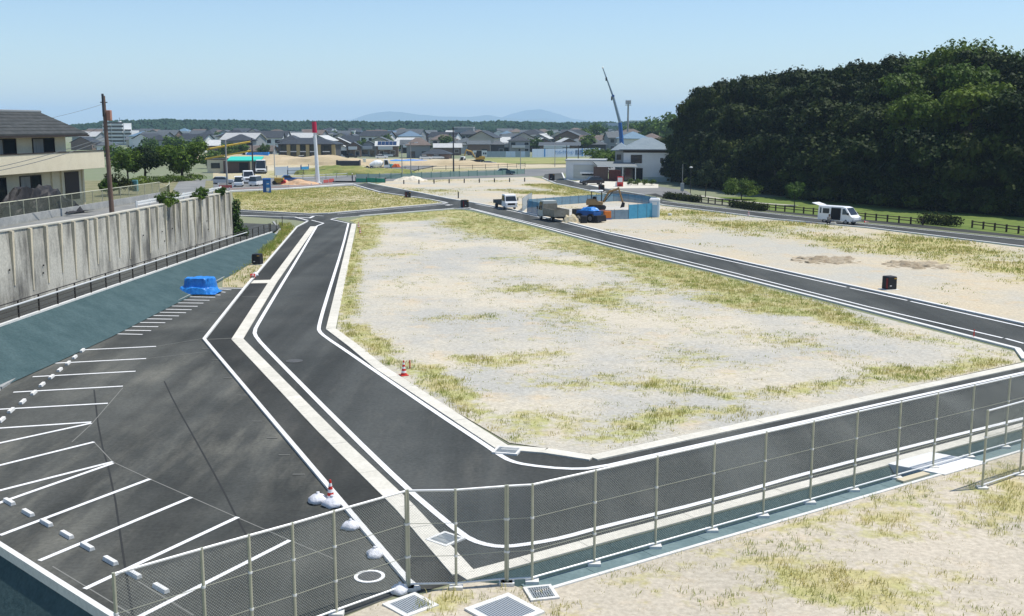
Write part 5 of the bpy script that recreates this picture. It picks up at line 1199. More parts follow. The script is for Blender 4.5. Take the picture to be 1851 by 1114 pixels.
# blue netting enclosure
NETM = mat('blue_netting', (.05, .20, .34), (.08, .26, .40), scale=3, rough=.8, alpha=.62); NETS = mat('blue_panel', (.05, .26, .42), (.08, .32, .48), scale=2, rough=.6)
NETW = mat('pale_netting', (.42, .50, .55), rough=.8, alpha=.55)
def netting(label, pts, h, m, step=1.8):
    q = resample([P2(*p) for p in pts], step); o0 = q[0]; root = thing('site_netting', label, 'netting', (o0.x, o0.y, 0))
    for p in q: MB().tube((p.x-o0.x, p.y-o0.y, 0), (p.x-o0.x, p.y-o0.y, h+.1), .03, 5).build('post', POLE_D, root)
    for a, b in zip(q[:-1], q[1:]):
        d = (b-a).normalized(); nn = Vector((-d.y, d.x))*.012
        MB().hexa([(*(a-o0-nn), .05), (*(b-o0-nn), .05), (*(b-o0+nn), .05), (*(a-o0+nn), .05)], [(*(a-o0-nn), h), (*(b-o0-nn), h), (*(b-o0+nn), h), (*(a-o0+nn), h)]).build('net_panel', m, root)
netting('pale netting panels on the left side of the building plot', [(944, 384), (956, 374), (962, 371)], 1.8, NETW)
netting('blue netting along the back of the building plot', [(955, 376), (1040, 369), (1120, 364), (1192, 372)], 1.2, NETM)
netting('blue netting along the kerb side of the building plot', [(953, 386), (985, 393)], 1.7, NETM)
netting('bright blue panels beside the portable toilet', [(1136, 397), (1200, 392)], 1.8, NETS, 1.6)
netting('blue netting between the excavator and the toilet', [(1085, 398), (1136, 397)], 1.2, NETM)
px_sheet('foundation_slab', [(975, 388), (985, 377), (1100, 371), (1180, 379), (1150, 390), (1090, 393)], .05, mat('slab_pale', (.46, .44, .39), rough=.9))
toi = thing('portable_toilet', 'white portable toilet with pale blue door behind blue panels', 'toilet', P(1183, 393), R(-12))
MB().box(-.6, .6, -.6, .6, 0, 2.15).build('cabin', mat('toilet_blue', (.55, .63, .70), rough=.5), toi, bevel=.04); MB().box(-.65, .65, -.65, .65, 2.15, 2.4, .12, .12).build('roof', WHITE_P, toi)
MB().box(-.4, .4, -.625, -.6, .1, 1.95).build('door', mat('toilet_door', (.30, .48, .62), rough=.5), toi); MB().box(-.35, .35, -.63, -.605, 1.6, 1.95).build('notice', WHITE_P, toi)
toi = thing('portable_toilet', 'dark blue portable toilet on the grassy lot beyond the cross road', 'toilet', P(483, 349), R(10))
MB().box(-.65, .65, -.65, .65, 0, 2.3).build('cabin', BLUE, toi, bevel=.04); MB().box(-.7, .7, -.7, .7, 2.3, 2.5, .1, .1).build('roof', BLUE, toi)
MB().box(-.1, .5, -.675, -.65, .1, 2.0).build('door', mat('toilet_door2', (.03, .18, .5), rough=.5), toi); MB().box(.0, .4, -.69, -.675, 1.5, 1.65).build('notice', WHITE_P, toi); MB().hexa([(-.05, -.69, .3), (.35, -.69, .3), (.45, -.69, .9), (-.1, -.69, .9)], [(-.05, -.68, .3), (.35, -.68, .3), (.45, -.68, .9), (-.1, -.68, .9)]).build('notice', WHITE_P, toi)
o = MB().tube((0, 0, .1), (0, 0, .35), .25, 10).build('bucket', WHITE_P, None, P(1211, 391)); tag(o, 'white bucket on the sand beside the blue panels', 'bucket')

# ---------------------------------------------------------------- far street and yards
YARD = lot_mat('yard_sand', (.46, .40, .27), (.52, .46, .33), (.52, .39, .23), (.30, .28, .10), (.22, .25, .07), .02)
def g_yard(x, y): return np.clip((fbm(x+40, y, .03, 4)-.42)*3.0, 0, 1)
lot('yard', [P2(*p) for p in [(385, 326), (640, 316), (960, 305), (1110, 300), (1110, 288.5), (700, 287), (385, 290)]], 5, .03, YARD, g_yard, .25, 6)
sheet('field', [P2(860, 288), P2(1110, 287), P2(1110, 297), P2(880, 299)], .30, mat('field_grass', (.20, .23, .06), (.30, .28, .11), scale=.05, rough=.95, fine=.15))
ribbon('lane', [P2(640, 330), P2(680, 318), P2(735, 306), P2(770, 300)], 9, .25, .30, ASPH_G)
GREEN_N = mat('green_netting', (.03, .27, .16), (.06, .34, .22), scale=2, rough=.8)
GREEN_P = mat('pale_green_fence', (.26, .40, .34), rough=.8, alpha=.6)
def barrier(name, label, cat, pts, h, m, step, postm, rails=False):
    q = resample([P2(*p) for p in pts], step); o0 = q[0]; root = thing(name, label, cat, (o0.x, o0.y, 0))
    for i, p in enumerate(q): MB().box(p.x-o0.x-.06, p.x-o0.x+.06, p.y-o0.y-.06, p.y-o0.y+.06, 0, h+.15).build('post', postm, root)
    for a, b in zip(q[:-1], q[1:]):
        d = (b-a).normalized(); nn = Vector((-d.y, d.x))*.03; hh = h*rng.uniform(.8, 1.0)
        if rails:
            for z in (h*.45, h*.95): MB().tube((*(a-o0), z), (*(b-o0), z), .05, 5).build('rail', m, root)
        else: MB().hexa([(*(a-o0-nn), .05), (*(b-o0-nn), .05), (*(b-o0+nn), .05), (*(a-o0+nn), .05)], [(*(a-o0-nn), hh), (*(b-o0-nn), hh), (*(b-o0+nn), hh), (*(a-o0+nn), hh)]).build('panel', m, root)
barrier('green_netting', 'bright green sagging netting along the far street corner', 'netting', [(643, 330), (668, 330), (700, 331)], .95, GREEN_N, 2.2, POLE_D)
barrier('green_fence', 'low pale green fence along the far street', 'fence', [(645, 325), (720, 323.5), (820, 320), (900, 317), (960, 314)], 1.2, GREEN_P, 2.5, mat('post_green', (.10, .25, .18), rough=.7))
barrier('pipe_fence', 'thin dark pipe fence on the far side of the far street', 'fence', [(520, 318), (640, 314), (760, 310), (900, 306), (955, 303)], 1.2, POLE_D, 4.0, POLE_D, True)
barrier('silver_guard_fence', 'silver roadside guard fence left of the far street', 'fence', [(500, 327), (560, 325), (640, 321)], 1.0, STEEL_W, 3.0, STEEL, True)
barrier('white_hoarding', 'pale blue-white hoarding panels in the far yard', 'hoarding', [(497, 318), (545, 316)], 2.0, mat('hoarding_pale', (.45, .52, .62), rough=.6), 3.6, BLUE)
barrier('blue_hoarding', 'short bright blue hoarding at the end of the pale panels', 'hoarding', [(545, 316), (560, 315)], 2.2, mat('hoarding_blue', (.05, .28, .55), rough=.6), 2.8, BLUE)
barrier('red_barrier', 'red and white barricades along the works beside the far street', 'barrier', [(395, 340.5), (440, 340)], .7, mat('barrier_red', (.55, .12, .10), rough=.6), 2.5, WHITE_P)
barrier('red_barrier', 'red barricades beside the foot of the tall red-tipped pole', 'barrier', [(584, 331.5), (612, 329)], .8, MATS['barrier_red'], 2.0, WHITE_P)
barrier('works_strip', 'low pale pink works edging between the works and the grassy lot', 'edging', [(415, 343.5), (520, 339), (615, 332.5)], .30, mat('edging_pink', (.62, .45, .38), rough=.8), 6.0, CONC_W)
ribbon('kerb', [P2(415, 347), P2(520, 342.5), P2(620, 335), P2(640, 334)], 1.1, 0, .22, CONC_W)
for (u, v, lab) in ((505, 331, 'yellow compactor machine in the works beside the far street'),):
    t = thing('compactor', lab, 'machine', P(u, v+3), 0); MB().box(-.9, .9, -.5, .5, .4, 1.3).build('body', YEL, t, bevel=.08); MB().lathe([(.45, -.5), (.45, .5)], 14, (.9, 0, .45), 'y').build('drum', RED, t); MB().lathe([(.4, -.5), (.4, .5)], 14, (-.9, 0, .4), 'y').build('drum', BLACK, t)
o = lump('earth_heap', mat('orange_earth', (.55, .33, .18), (.6, .42, .27), scale=1, rough=1), 9, 4, .9, 4.4, None, P(535, 333.5), 24, 14, .2, .3); tag(o, 'orange-brown earth heap in the works beside the blue toilet', 'earth heap')
o = lump('grass_mound', mat('mound_grass', (.15, .19, .05), (.27, .25, .09), scale=.3, rough=1, fine=.2), 34, 14, 1.6, 7.7, None, P(620, 315), 40, 20, .2, .5); tag(o, 'long grassy mound in the far yard', 'mound')
o = lump('sand_heap', mat('white_sand', (.60, .54, .42), (.66, .60, .5), scale=.6, rough=1), 7, 4, 1.0, 3.3, None, P(742, 327), 24, 14, .1, .3); tag(o, 'pale sand heap beside the green fence', 'sand heap')
for k, (w_, h_, u, v) in enumerate(((60, 2.0, 430, 291), (50, 2.2, 560, 298), (42, 1.4, 800, 300))):
    o = lump('earth_bank', mat('yard_earth', (.50, .40, .26), (.42, .34, .21), scale=.15, rough=1, fine=.15), w_, 16, h_, k*3.1+1, None, P(u, v), 40, 16, .3, .35); tag(o, ['pale earth bank behind the teal-roofed shed', 'tan earth bank in the far yard behind the pale hoarding', 'low earth bank in the far yard beside the dark utility pole'][k], 'earth bank')
# pegs
for k in range(9):
    u = 730+k*27.3; p = P(u, 333.5-(k*.55)); o = MB().tube((0, 0, 0), (0, 0, .85), .12, 6).build('marker_peg', POLE_D, None, p); tag(o, 'short dark marker peg in the row across the middle lot', 'peg', 'marker pegs across the middle lot')
o = MB().tube((0, 0, 0), (0, 0, 1.0), .1, 6).build('marker_peg', POLE_D, None, P(828.5, 359)); tag(o, 'lone dark marker peg beside the diagonal road', 'peg')

# poles
def upole(label, u, v, top_v, m=POLE_C, arms=2, r=.17, name='utility_pole', D=None, tr=False, street=False):
    p = P(u, v) if D is None else Vector((AT(u, D), D, 0)); h = H+(YH-top_v)*p.y/F
    root = thing(name, label, 'pole', (p.x, p.y, 0)); MB().tube((0, 0, 0), (0, 0, h), r, 8, r*.62).build('shaft', m, root)
    for k in range(arms): MB().box(-1.0, 1.0, -.06, .06, h-.6-k*1.1, h-.45-k*1.1).build('crossarm', POLE_D, root)
    if tr: MB().tube((.42, 0, h-3.6), (.42, 0, h-2.6), .26, 8).build('transformer', POLE_C, root)
    if street: MB().box(.0, 1.4, -.06, .06, h-.1, h).build('lamp_arm', m, root); MB().box(.9, 1.6, -.14, .14, h-.2, h-.08).build('lamp_head', WHITE_P, root)
    return root, Vector((p.x, p.y, h))
_, T1 = upole('tall dark utility pole with crossarms beside the green fence', 820, 318, 229, POLE_D, 2, .2, tr=True)
_, T2 = upole('grey pole with yellow sleeved beams behind the ribbed wall', 411, 337, 253, POLE_C, 0, .2)
_, T3 = upole('dark utility pole standing behind the white pickup in the works', 458, 325, 249, POLE_D, 1, .18)
_, T4 = upole('slim pale pole at the left end of the pale hoarding', 497, 319, 258, mat('pole_pale', (.5, .5, .47), rough=.6), 0, .13)
upole('slim grey street lamp by the green fence beside the sand heap', 743, 322, 256, POLE_C, 0, .12, 'street_lamp', street=True)
upole('slim grey street lamp across the street from the sand heap', 727, 316, 258, POLE_C, 0, .12, 'street_lamp', street=True)
upole('thin pole on the far street before the pale hoarding with lettering', 941, 307, 268, POLE_C, 0, .10)
upole('thin pole in the field before the lettered hoarding', 1003, 302, 258, POLE_C, 0, .12)
upole('dark pole on the kerb of the side street beside the annex', 1024, 315, 262, POLE_D, 1, .16)
upole('short dark pole at the side street planting', 1031.5, 324, 293, POLE_D, 0, .13)
upole('dark utility pole in front of the pale annex corner', 1045, 305, 262, POLE_D, 1, .16)
for i, z in ((0, 0), (1, -1.7)):
    o = MB().tube((-4.2, 0, -.55), (4.0, 2.0, .9), .17, 6).build('yellow_cable_guard', mat('guard_yellow', (.62, .42, .06), rough=.6), None, T2+Vector((.2, 0, -1.2+z))); tag(o, 'yellow sleeve on the cables at the grey pole, %s' % ('upper one' if i == 0 else 'lower one'), 'cable guard')
wire('long cable between the pole with yellow beams and the dark pole', T2+Vector((0, 0, -.8)), T3+Vector((0, 0, -.5)), .4, .03)
# red tipped pole
rp = thing('warning_pole', 'tall white pole with a red tip beside the grassy lot', 'pole', P(575, 333))
MB().tube((0, 0, 0), (-.35, 0, 9.9), .40, 12, .30).build('white_shaft', WHITE, rp); MB().tube((-.35, 0, 9.9), (-.42, 0, 12.0), .46, 12, .42).build('red_tip', mat('red_cloth', (.50, .015, .06), rough=.6), rp); MB().box(-.6, .6, -.6, .6, 0, .3).build('base', CONC_W, rp)

# vehicles far
cab_truck('white concrete mixer truck in the far yard', P(681, 306), R(8), WHITE, 7.0, 'mixer', WHITE, 2.2, 2.6, .95, r=.45)
cab_truck('white truck with a black bed beside the yellow excavator', P(850, 299), R(170), WHITE, 6.5, 'dump', BLACK, 2.1, 2.6, .95, r=.45)
cab_truck('white truck facing the street in the far yard behind the dark pole', P(473, 314), R(-80), WHITE, 6.0, 'dump', POLE_D, 2.2, 3.0, 1.1, r=.45)
cab_truck('white small truck beside the white vans in the works', P(447, 331), R(-70), WHITE, 4.8, 'drop', WHITE, 1.8, 2.2, 1.15)
cab_truck('truck with a bright blue tarp parked along the yard behind the shed', P(462, 291), R(180), WHITE, 8.0, 'tarp', WHITE, 2.3, 2.6, 1.1, r=.45)
car('white kei van at the kerb of the works with dark windows', P(432, 337), R(100), WHITE, 3.6, 1.6, 1.9, True)
car('white van with blue markings next to the blue toilet', P(464, 336), R(80), WHITE, 3.8, 1.6, 1.9, True)
car('silver car parked behind the end of the ribbed wall', P(403, 333), R(5), SILV, 4.3)
car('dark blue car parked in the works beside the blue toilet', P(523, 330), R(20), BLUE, 3.6)
car('dark car driving on the far street behind the green fence', P(914, 316), R(5), mat('car_teal', (.04, .10, .12), rough=.3), 4.3)
for k, (u, v, r_, m) in enumerate(((700, 284, 0, WHITE), (770, 288.5, 4, WHITE), (792, 288, 0, WHITE), (583, 290, 175, SILV), (548, 289.5, 0, WHITE), (515, 288.5, 95, DARKC), (612, 287, 10, SILV), (636, 286, 0, DARKC), (690, 287, 5, WHITE))):
    car('parked car beside the front row of town houses, %s' % ('white' if m is WHITE else 'silver' if m is SILV else 'dark'), P(u, v), R(r_), m, 4.2, grp='cars parked before the town houses')
# teal roofed shed and dark container
sh = thing('site_shed', 'open shed with a turquoise roof in the yard left of the truck', 'shed', P(437, 314), R(5))
MB().box(-4.2, 4.2, 0, 4.5, 0, 3.0).build('wall', WOODD, sh); MB().hexa([(-3.2, -.8, 2.9), (4.6, -.8, 2.9), (4.6, 4.8, 3.6), (-3.2, 4.8, 3.6)], [(-3.2, -.8, 3.15), (4.6, -.8, 3.15), (4.6, 4.8, 3.9), (-3.2, 4.8, 3.9)]).build('roof', mat('turquoise_roof', (.03, .50, .38), rough=.5), sh)
MB().box(-.5, 1.6, -.05, .0, 0, 2.5).build('opening', DARK, sh); MB().box(2.0, 2.5, -.1, .0, 0, 2.9).build('pillar', CREAM, sh)
sh = thing('site_cabin', 'cream site cabin beside the turquoise-roofed shed', 'cabin', P(402, 313), R(5)); MB().box(-3.5, 3.0, 0, 4, 0, 3.2).build('wall', CREAM, sh); MB().box(-3.7, 3.2, -.2, 4.2, 3.2, 3.4).build('roof', POLE_D, sh); simple_win(-2.5, -.6, 1.2, 2.3, 0, sh); simple_win(.4, 1.4, .1, 2.2, 0, sh)
o = MB().box(-3.2, 3.2, -1.1, 1.1, 0, 1.4).box(-3.3, -3.1, -1.2, 1.2, .0, 1.6).box(3.1, 3.3, -1.2, 1.2, 0, 1.6).build('skip_container', mat('navy_steel', (.025, .03, .045), rough=.5), None, P(630, 300)); tag(o, 'dark navy open container in the far yard', 'container')
for k, (u, v, c, lab) in enumerate(((716, 305, 'orange_sack', 'orange sacks beside the mixer truck'), (706, 304.5, 'teal_sack', 'teal sheeted sacks next to the orange ones'))):
    o = lump(('sack_heap'), mat(c, (.62, .13, .04) if k == 0 else (.06, .28, .28), rough=.8), 2.6, 1.5, 1.1, k+2.0, None, P(u, v), flat=.5, rough_=.3); tag(o, lab, 'sacks')
o = lump('ground_sheet', BLUE_T, 14, 6, .35, 6.1, None, P(738, 291), 30, 12, .5, .5); tag(o, 'long blue sheet lying in the far yard before the houses', 'sheet')
car('white low vehicle with dark load at the field edge', P(885, 299), R(0), SILV, 4.0, 1.7, 1.2)
# lettered hoarding
hp0 = P(962, 284.5); hp1 = P(1085, 282.5)
HO = mat('hoarding_white', (.60, .68, .80), rough=.5); HOB = mat('hoarding_stripe', (.03, .22, .55), rough=.5)
root = thing('hoarding', 'long pale hoarding with blue katakana lettering at the field edge', 'hoarding', hp0, math.atan2(hp1.y-hp0.y, hp1.x-hp0.x)); L = (hp1-hp0).length
n = 14
for k in range(n): MB().box(L*k/n+.02, L*(k+1)/n-.02, -.05, .05, 0, 2.9).build('panel', HO, root)
for x in (.17, .72, .86, .95): MB().box(L*x, L*x+.45, -.09, -.055, .1, 2.88).build('stripe', HOB, root)
def text_mesh(body, size, m, parent, loc, rot=(math.pi/2, 0, 0), width=None):
    cu = bpy.data.curves.new('t', 'FONT'); cu.body = body; cu.size = size; cu.extrude = .02; to = bpy.data.objects.new('t', cu); C.objects.link(to)
    bpy.context.view_layer.update(); me = bpy.data.meshes.new_from_object(to); bpy.data.objects.remove(to)
    me.materials.clear(); me.materials.append(m); o = bpy.data.objects.new('lettering', me); C.objects.link(o); o.parent = parent; o.location = loc; o.rotation_euler = rot
    if width and len(me.vertices):
        xs = [v.co.x for v in me.vertices]; k = width/(max(xs)-min(xs)); o.scale = (k, 1, 1)
    return o
text_mesh('サンパークマンション', 1.7, HOB, root, (L*.32, -.09, .95), width=L*.28)
text_mesh('建設部', 2.0, mat('lettering_dark', (.03, .10, .25), rough=.5), root, (L*.62, -.09, .8), width=L*.1)
hp0 = P(853, 284); hp1 = P(958, 284)
root = thing('hoarding', 'grey hoarding with one white signboard beside the yellow excavator', 'hoarding', hp0); L = (hp1-hp0).length
for k in range(12): MB().box(L*k/12+.02, L*(k+1)/12-.02, -.05, .05, 0, 2.0).build('panel', mat('hoarding_grey', (.34, .40, .44), rough=.6) if k not in (7, 8, 10) else HO, root)
MB().box(.3, 5.4, -.12, -.06, .1, 2.3).build('signboard', WHITE_P, root)
for x, w_ in ((.9, 2.6), (4.0, .5), (4.7, .5)): MB().box(x, x+w_, -.15, -.125, .9, 1.6).build('sign_bar', NAVY, root)

# ---------------------------------------------------------------- town
ROOFS = {'dark': mat('tile_dark', (.024, .029, .034), (.045, .052, .060), scale=1.5, rough=.6, fine=.12, rnd=.12), 'grey': mat('tile_grey', (.065, .076, .083), (.105, .118, .124), scale=1.5, rough=.6, fine=.1, rnd=.12),
         'pale': mat('roof_pale', (.42, .43, .42), (.52, .52, .49), scale=1, rough=.6, rnd=.1), 'brown': mat('roof_brown', (.11, .085, .07), (.15, .12, .10), scale=1, rough=.7, fine=.1, rnd=.1), 'blue': mat('roof_blue', (.10, .17, .24), (.14, .21, .28), scale=1, rough=.6, rnd=.1)}
WALLS = {'cream': mat('wall_cream', (.52, .48, .39), rough=.85, rnd=.1), 'white': mat('wall_white', (.66, .67, .66), rough=.8, rnd=.06), 'brown': mat('wall_brown', (.16, .11, .085), (.20, .14, .11), scale=2, rough=.85, rnd=.1), 'grey': mat('wall_grey', (.26, .28, .29), rough=.85, rnd=.12), 'dark': mat('wall_dark', (.06, .062, .065), rough=.8, rnd=.1)}
WORD = {'dark': 'dark tiled', 'grey': 'grey tiled', 'pale': 'pale', 'brown': 'brown', 'blue': 'slate blue'}
def town_house(label, w_, d_, h_, rk, roofm, wallm, rh=None, wins=True, annex=False, balc=False, seed=0, group=None, name='house'):
    r = random.Random(seed); root = thing(name, label, 'house', (0, 0, 0), 0, group); rh = rh or min(w_, d_)*.26
    MB().box(-w_/2, w_/2, 0, d_, 0, h_).build('wall', wallm, root)
    mb = MB()
    if rk == 'hip': hip(mb, -w_/2, w_/2, 0, d_, h_-.05, rh, .6)
    elif rk == 'gable': gable(mb, -w_/2, w_/2, 0, d_, h_-.05, rh, .5)
    elif rk == 'gable_x':
        gable(mb, 0, d_, -w_/2, w_/2, h_-.05, rh, .5); mb.v = [(y, x, z) for x, y, z in mb.v]
    else: mb.box(-w_/2-.2, w_/2+.2, -.2, d_+.2, h_, h_+.35)
    mb.build('roof', roofm, root)
    if rk in ('gable', 'gable_x'):
        if rk == 'gable':
            for x in (-w_/2, w_/2): MB().tri((x, 0, h_-.1), (x, d_, h_-.1), (x, d_/2, h_+rh-.1)).build('gable_wall', wallm, root)
        else:
            for y in (.001, d_): MB().tri((-w_/2, y, h_-.1), (w_/2, y, h_-.1), (0, y, h_+rh-.1)).build('gable_wall', wallm, root)
    if annex:
        aw = w_*.5; s = r.choice((-1, 1)); x0 = -w_/2 if s < 0 else w_/2-aw
        MB().box(x0, x0+aw, -2.6, -.005, 0, 2.7).build('porch_wall', wallm, root); hip(MB(), x0, x0+aw, -2.6, -.5, 2.65, 1.0, .5).build('porch_roof', roofm, root)
    if wins:
        fl = 2 if h_ > 4.5 else 1; nw = max(2, int(w_/3.0))
        for f_ in range(fl):
            for k in range(nw):
                if r.random() < .15: continue
                x = -w_/2+w_*(k+.5)/nw; z = 1.0+f_*2.75 if not (f_ == 0 and r.random() < .4) else .2
                z1 = z+1.2 if f_ else 2.2
                ww = r.uniform(.6, 1.0)
                fo = MB().box(x-ww-.08, x+ww+.08, -.05, .02, z-.08, z1+.08).build('window', r.choice((TRIM, WHITE_P)), root); MB().box(x-ww, x+ww, -.065, -.045, z, z1).build('pane', GLASS, fo)
    if balc: MB().box(-w_*.4, w_*.25, -1.2, -.01, 2.6, 3.7).build('balcony', WALLS['white'] if wallm is not WALLS['white'] else WALLS['cream'], root)
    return root
def put(o, u, v, rz=0, D=None):
    p = P(u, v); o.location = p; o.rotation_euler = (0, 0, rz); return o
m_per_px = lambda v: 11.5/(v-YH)         # metres per photo pixel at ground line v
def front(label, u0, u1, v0, v1, rk, rf_, wl, rh=.28, **kw):
    k = m_per_px(v1); w_ = (u1-u0)*k; ht = (v1-v0)*k; rhm = ht*rh; o = town_house(label, w_, min(w_*.8, 11), ht-rhm, rk, ROOFS[rf_], WALLS[wl], rhm, seed=int(u0), **kw); return put(o, (u0+u1)/2, v1, R(rng.uniform(-6, 6)))
front('long low grey-roofed building at the yard edge left of the dark apartments', 430, 492, 264, 287, 'gable', 'brown', 'grey', .45)
front('slim white gabled house wedged beside the dark apartments', 614, 627, 263, 284, 'gable_x', 'pale', 'white', .25)
front('brown timber-fronted gable house next to the slim white house', 628, 652, 257, 284, 'gable_x', 'grey', 'brown', .3, balc=True)
front('dark house with a grey gable and cream band beside the timber one', 653, 680, 255, 283, 'gable_x', 'grey', 'grey', .3, balc=True)
front('two-storey grey house with olive-grey hipped roof in the front row', 735, 778, 249, 286, 'hip', 'brown', 'grey', .38)
front('low bungalow with dark hipped roof and parked white cars', 762, 812, 270, 288, 'hip', 'dark', 'brown', .5, wins=False)
front('wide low building with a pale cream roof behind the bungalow', 785, 834, 260, 281, 'gable', 'pale', 'brown', .35)
front('big dark house with a long grey roof beside the grey hoarding', 846, 886, 255, 281, 'gable', 'grey', 'brown', .25)
front('narrow dark two-storey house with a grey hipped roof', 888, 912, 254, 280, 'hip', 'grey', 'dark', .3)
front('pale blue box-shaped workshop with a flat white roof', 905, 945, 260, 277, 'flat', 'pale', 'white', .06)
front('long brown two-storey house with pale trim behind the lettered hoarding', 975, 1048, 258, 281, 'gable', 'grey', 'brown', .25, balc=True)
front('dark house with a grey roof right of the long brown house', 1050, 1095, 252, 280, 'hip', 'grey', 'dark', .35)
front('brown house with a dark hipped roof at the left town edge', 392, 425, 262, 285, 'hip', 'dark', 'grey', .35)
sol = front('brown house with solar panels on a white-edged roof', 680, 720, 256, 284, 'gable', 'pale', 'brown', .30, balc=True)
so_r = [c for c in sol.children if c.name.startswith('roof')][0]
ex = [v.co for v in so_r.data.vertices]; x0, x1 = min(v.x for v in ex)+1, max(v.x for v in ex)-1; z0, z1 = min(v.z for v in ex), max(v.z for v in ex)-.14; y0 = min(v.y for v in ex); ym = (y0+max(v.y for v in ex))/2
for k in range(5):
    a, b = x0+(x1-x0)*k/5+.05, x0+(x1-x0)*(k+1)/5-.05; l_ = lambda t, dz: (y0+(ym-y0)*t, z0+.14+(z1-z0)*t+dz)
    (ya, za), (yb, zb_) = l_(.15, .04), l_(.9, .04)
    MB().hexa([(a, ya, za), (b, ya, za), (b, yb, zb_), (a, yb, zb_)], [(a, ya, za+.06), (b, ya, za+.06), (b, yb, zb_+.06), (a, yb, zb_+.06)]).build('solar_panel', mat('solar_cell', (.012, .03, .08), rough=.2), so_r)
# dark apartments
ap = thing('apartment_block', 'long dark two-storey apartment block with ochre pillars at the yard edge', 'apartments', P(555, 288.5), R(-2)); k = m_per_px(288.5)
W2 = 105*k/2
MB().box(-W2, W2*.98, 0, 11, 0, 5.0).build('wall', WALLS['dark'], ap); hip(MB(), -W2, W2, -1.0, 11, 4.95, 2.1, .6).build('roof', ROOFS['dark'], ap); hip(MB(), -W2*1.05, -W2*.3, 2, 13, 5.6, 2.3, .6).build('roof', ROOFS['dark'], ap)
for x in (-.62, -.28, .05, .45, .95): MB().box(W2*x-.55, W2*x+.55, -1.0, -.01, 0, 4.9).build('pillar', mat('ochre_panel', (.34, .28, .14), rough=.8), ap)
for x in (-.8, -.45, -.12, .25, .7):
    for z in (.3, 2.9):
        fo = MB().box(W2*x-1.1, W2*x+1.1, -.06, .01, z, z+1.8).build('window', TRIM, ap); MB().box(W2*x-1.0, W2*x+1.0, -.08, -.05, z+.1, z+1.7).build('pane', GLASS, fo)
    MB().box(W2*x-1.2, W2*x+1.2, -.95, -.8, 2.5, 2.75).build('balcony_rail', WHITE_P, ap)
# mid-rise block
mr = thing('apartment_block', 'white stepped mid-rise apartment block before the pine ridge', 'apartments', (AT(222, 610), 610, 0), R(-8)); sx = 610/F
def slab(x0, x1, top): 
    MB().box(x0*sx, x1*sx, 0, 9, 0, top).build('wall', WALLS['white'], mr)
zt_ = lambda v: H+(YH-v)*sx
slab(-28, 12, zt_(223)); slab(12.2, 26, zt_(236))
for fl in range(6):
    z0 = 1.6+fl*2.0
    for x0, x1, tp_ in ((-27, -12, 6), (-11, 11, 6), (13, 25.5, 4)):
        if fl < tp_: MB().box(x0*sx, x1*sx, -.06, .01, z0+.25, z0+1.15).build('window_bay', GLASS, mr); MB().box(x0*sx, x1*sx, -1.1, -.07, z0-.65, z0+.2).build('balcony', WALLS['white'], mr)
MB().box(-3*sx, 0, 3, 5, zt_(223), zt_(219)).build('tank_housing', WALLS['white'], mr); MB().tube((-2*sx, 4, zt_(219)), (-2*sx, 4, zt_(213)), .12, 5).build('mast', POLE_D, mr)
# white building with blue band, halls
wb = thing('office_building', 'white flat building with a blue band and blue windows amid the town', 'building', P(618, 252.5), 0); k = m_per_px(252.5); ww = 46*k/2
MB().box(-ww, ww, 0, 18, 0, 15*k-.3).build('wall', WALLS['white'], wb); MB().box(-ww-.1, ww+.1, -.12, -.01, 11.5*k, 13*k).build('band', HOB, wb); MB().box(-ww-.3, ww+.3, -.3, 18.3, 15*k-.3, 15*k+.4).build('roof', WALLS['white'], wb); MB().box(-ww*.8, -ww*.55, 2, 6, 15*k+.4, 19*k).build('tower', WALLS['white'], wb)
for x in (.15, .6): fo = MB().box(ww*x, ww*x+3.5, -.08, -.005, 5*k, 9*k).build('window', HOB, wb); MB().box(ww*x+.3, ww*x+3.2, -.11, -.085, 5.5*k, 8.5*k).build('pane', GLASS, fo)
def hall(label, u0, u1, v0, v1, roofm, wallm, rk='gable', rh=.3):
    k = m_per_px(v1); w_ = (u1-u0)*k; ht = (v1-v0)*k; o = town_house(label, w_, 20, ht*(1-rh), rk, roofm, wallm, ht*rh, wins=False, name='hall'); return put(o, (u0+u1)/2, v1)
hall('blue-grey gabled factory hall near the pine ridge', 893, 925, 221, 246, WALLS['grey'], mat('hall_blue', (.22, .32, .40), rough=.7), 'gable_x', .3)
hall('long low white-roofed hall next to the blue-grey factory hall', 926, 948, 226, 244, ROOFS['pale'], WALLS['grey'], 'flat', .1)
hall('long white-roofed works shed in the middle distance', 955, 990, 227, 245, ROOFS['pale'], WALLS['grey'], 'flat', .1)
hall('white block building on the rise behind the crane', 1098, 1124, 222, 247, WALLS['white'], WALLS['white'], 'flat', .05)
hall('white long building with flat roof near the floodlight mast', 1140, 1168, 216, 240, ROOFS['pale'], WALLS['white'], 'flat', .1)
hall('pale three-storey flat-roofed building behind the dark pole', 821, 856, 229, 262, ROOFS['pale'], WALLS['grey'], 'flat', .06)
hall('white flat-roofed building among the dark roofs left of the red-tipped pole', 456, 484, 250, 272, WALLS['white'], WALLS['white'], 'flat', .05)
hall('long white shed roof below the pine ridge beyond the terrace trees', 262, 306, 246, 262, ROOFS['pale'], WALLS['grey'], 'flat', .12)
hall('second long white shed roof beyond the terrace trees', 312, 350, 245, 262, ROOFS['pale'], WALLS['grey'], 'flat', .12)
hall('tan arched hall beside the mid-rise block', 257, 281, 238, 256, ROOFS['brown'], WALLS['cream'], 'gable', .4)
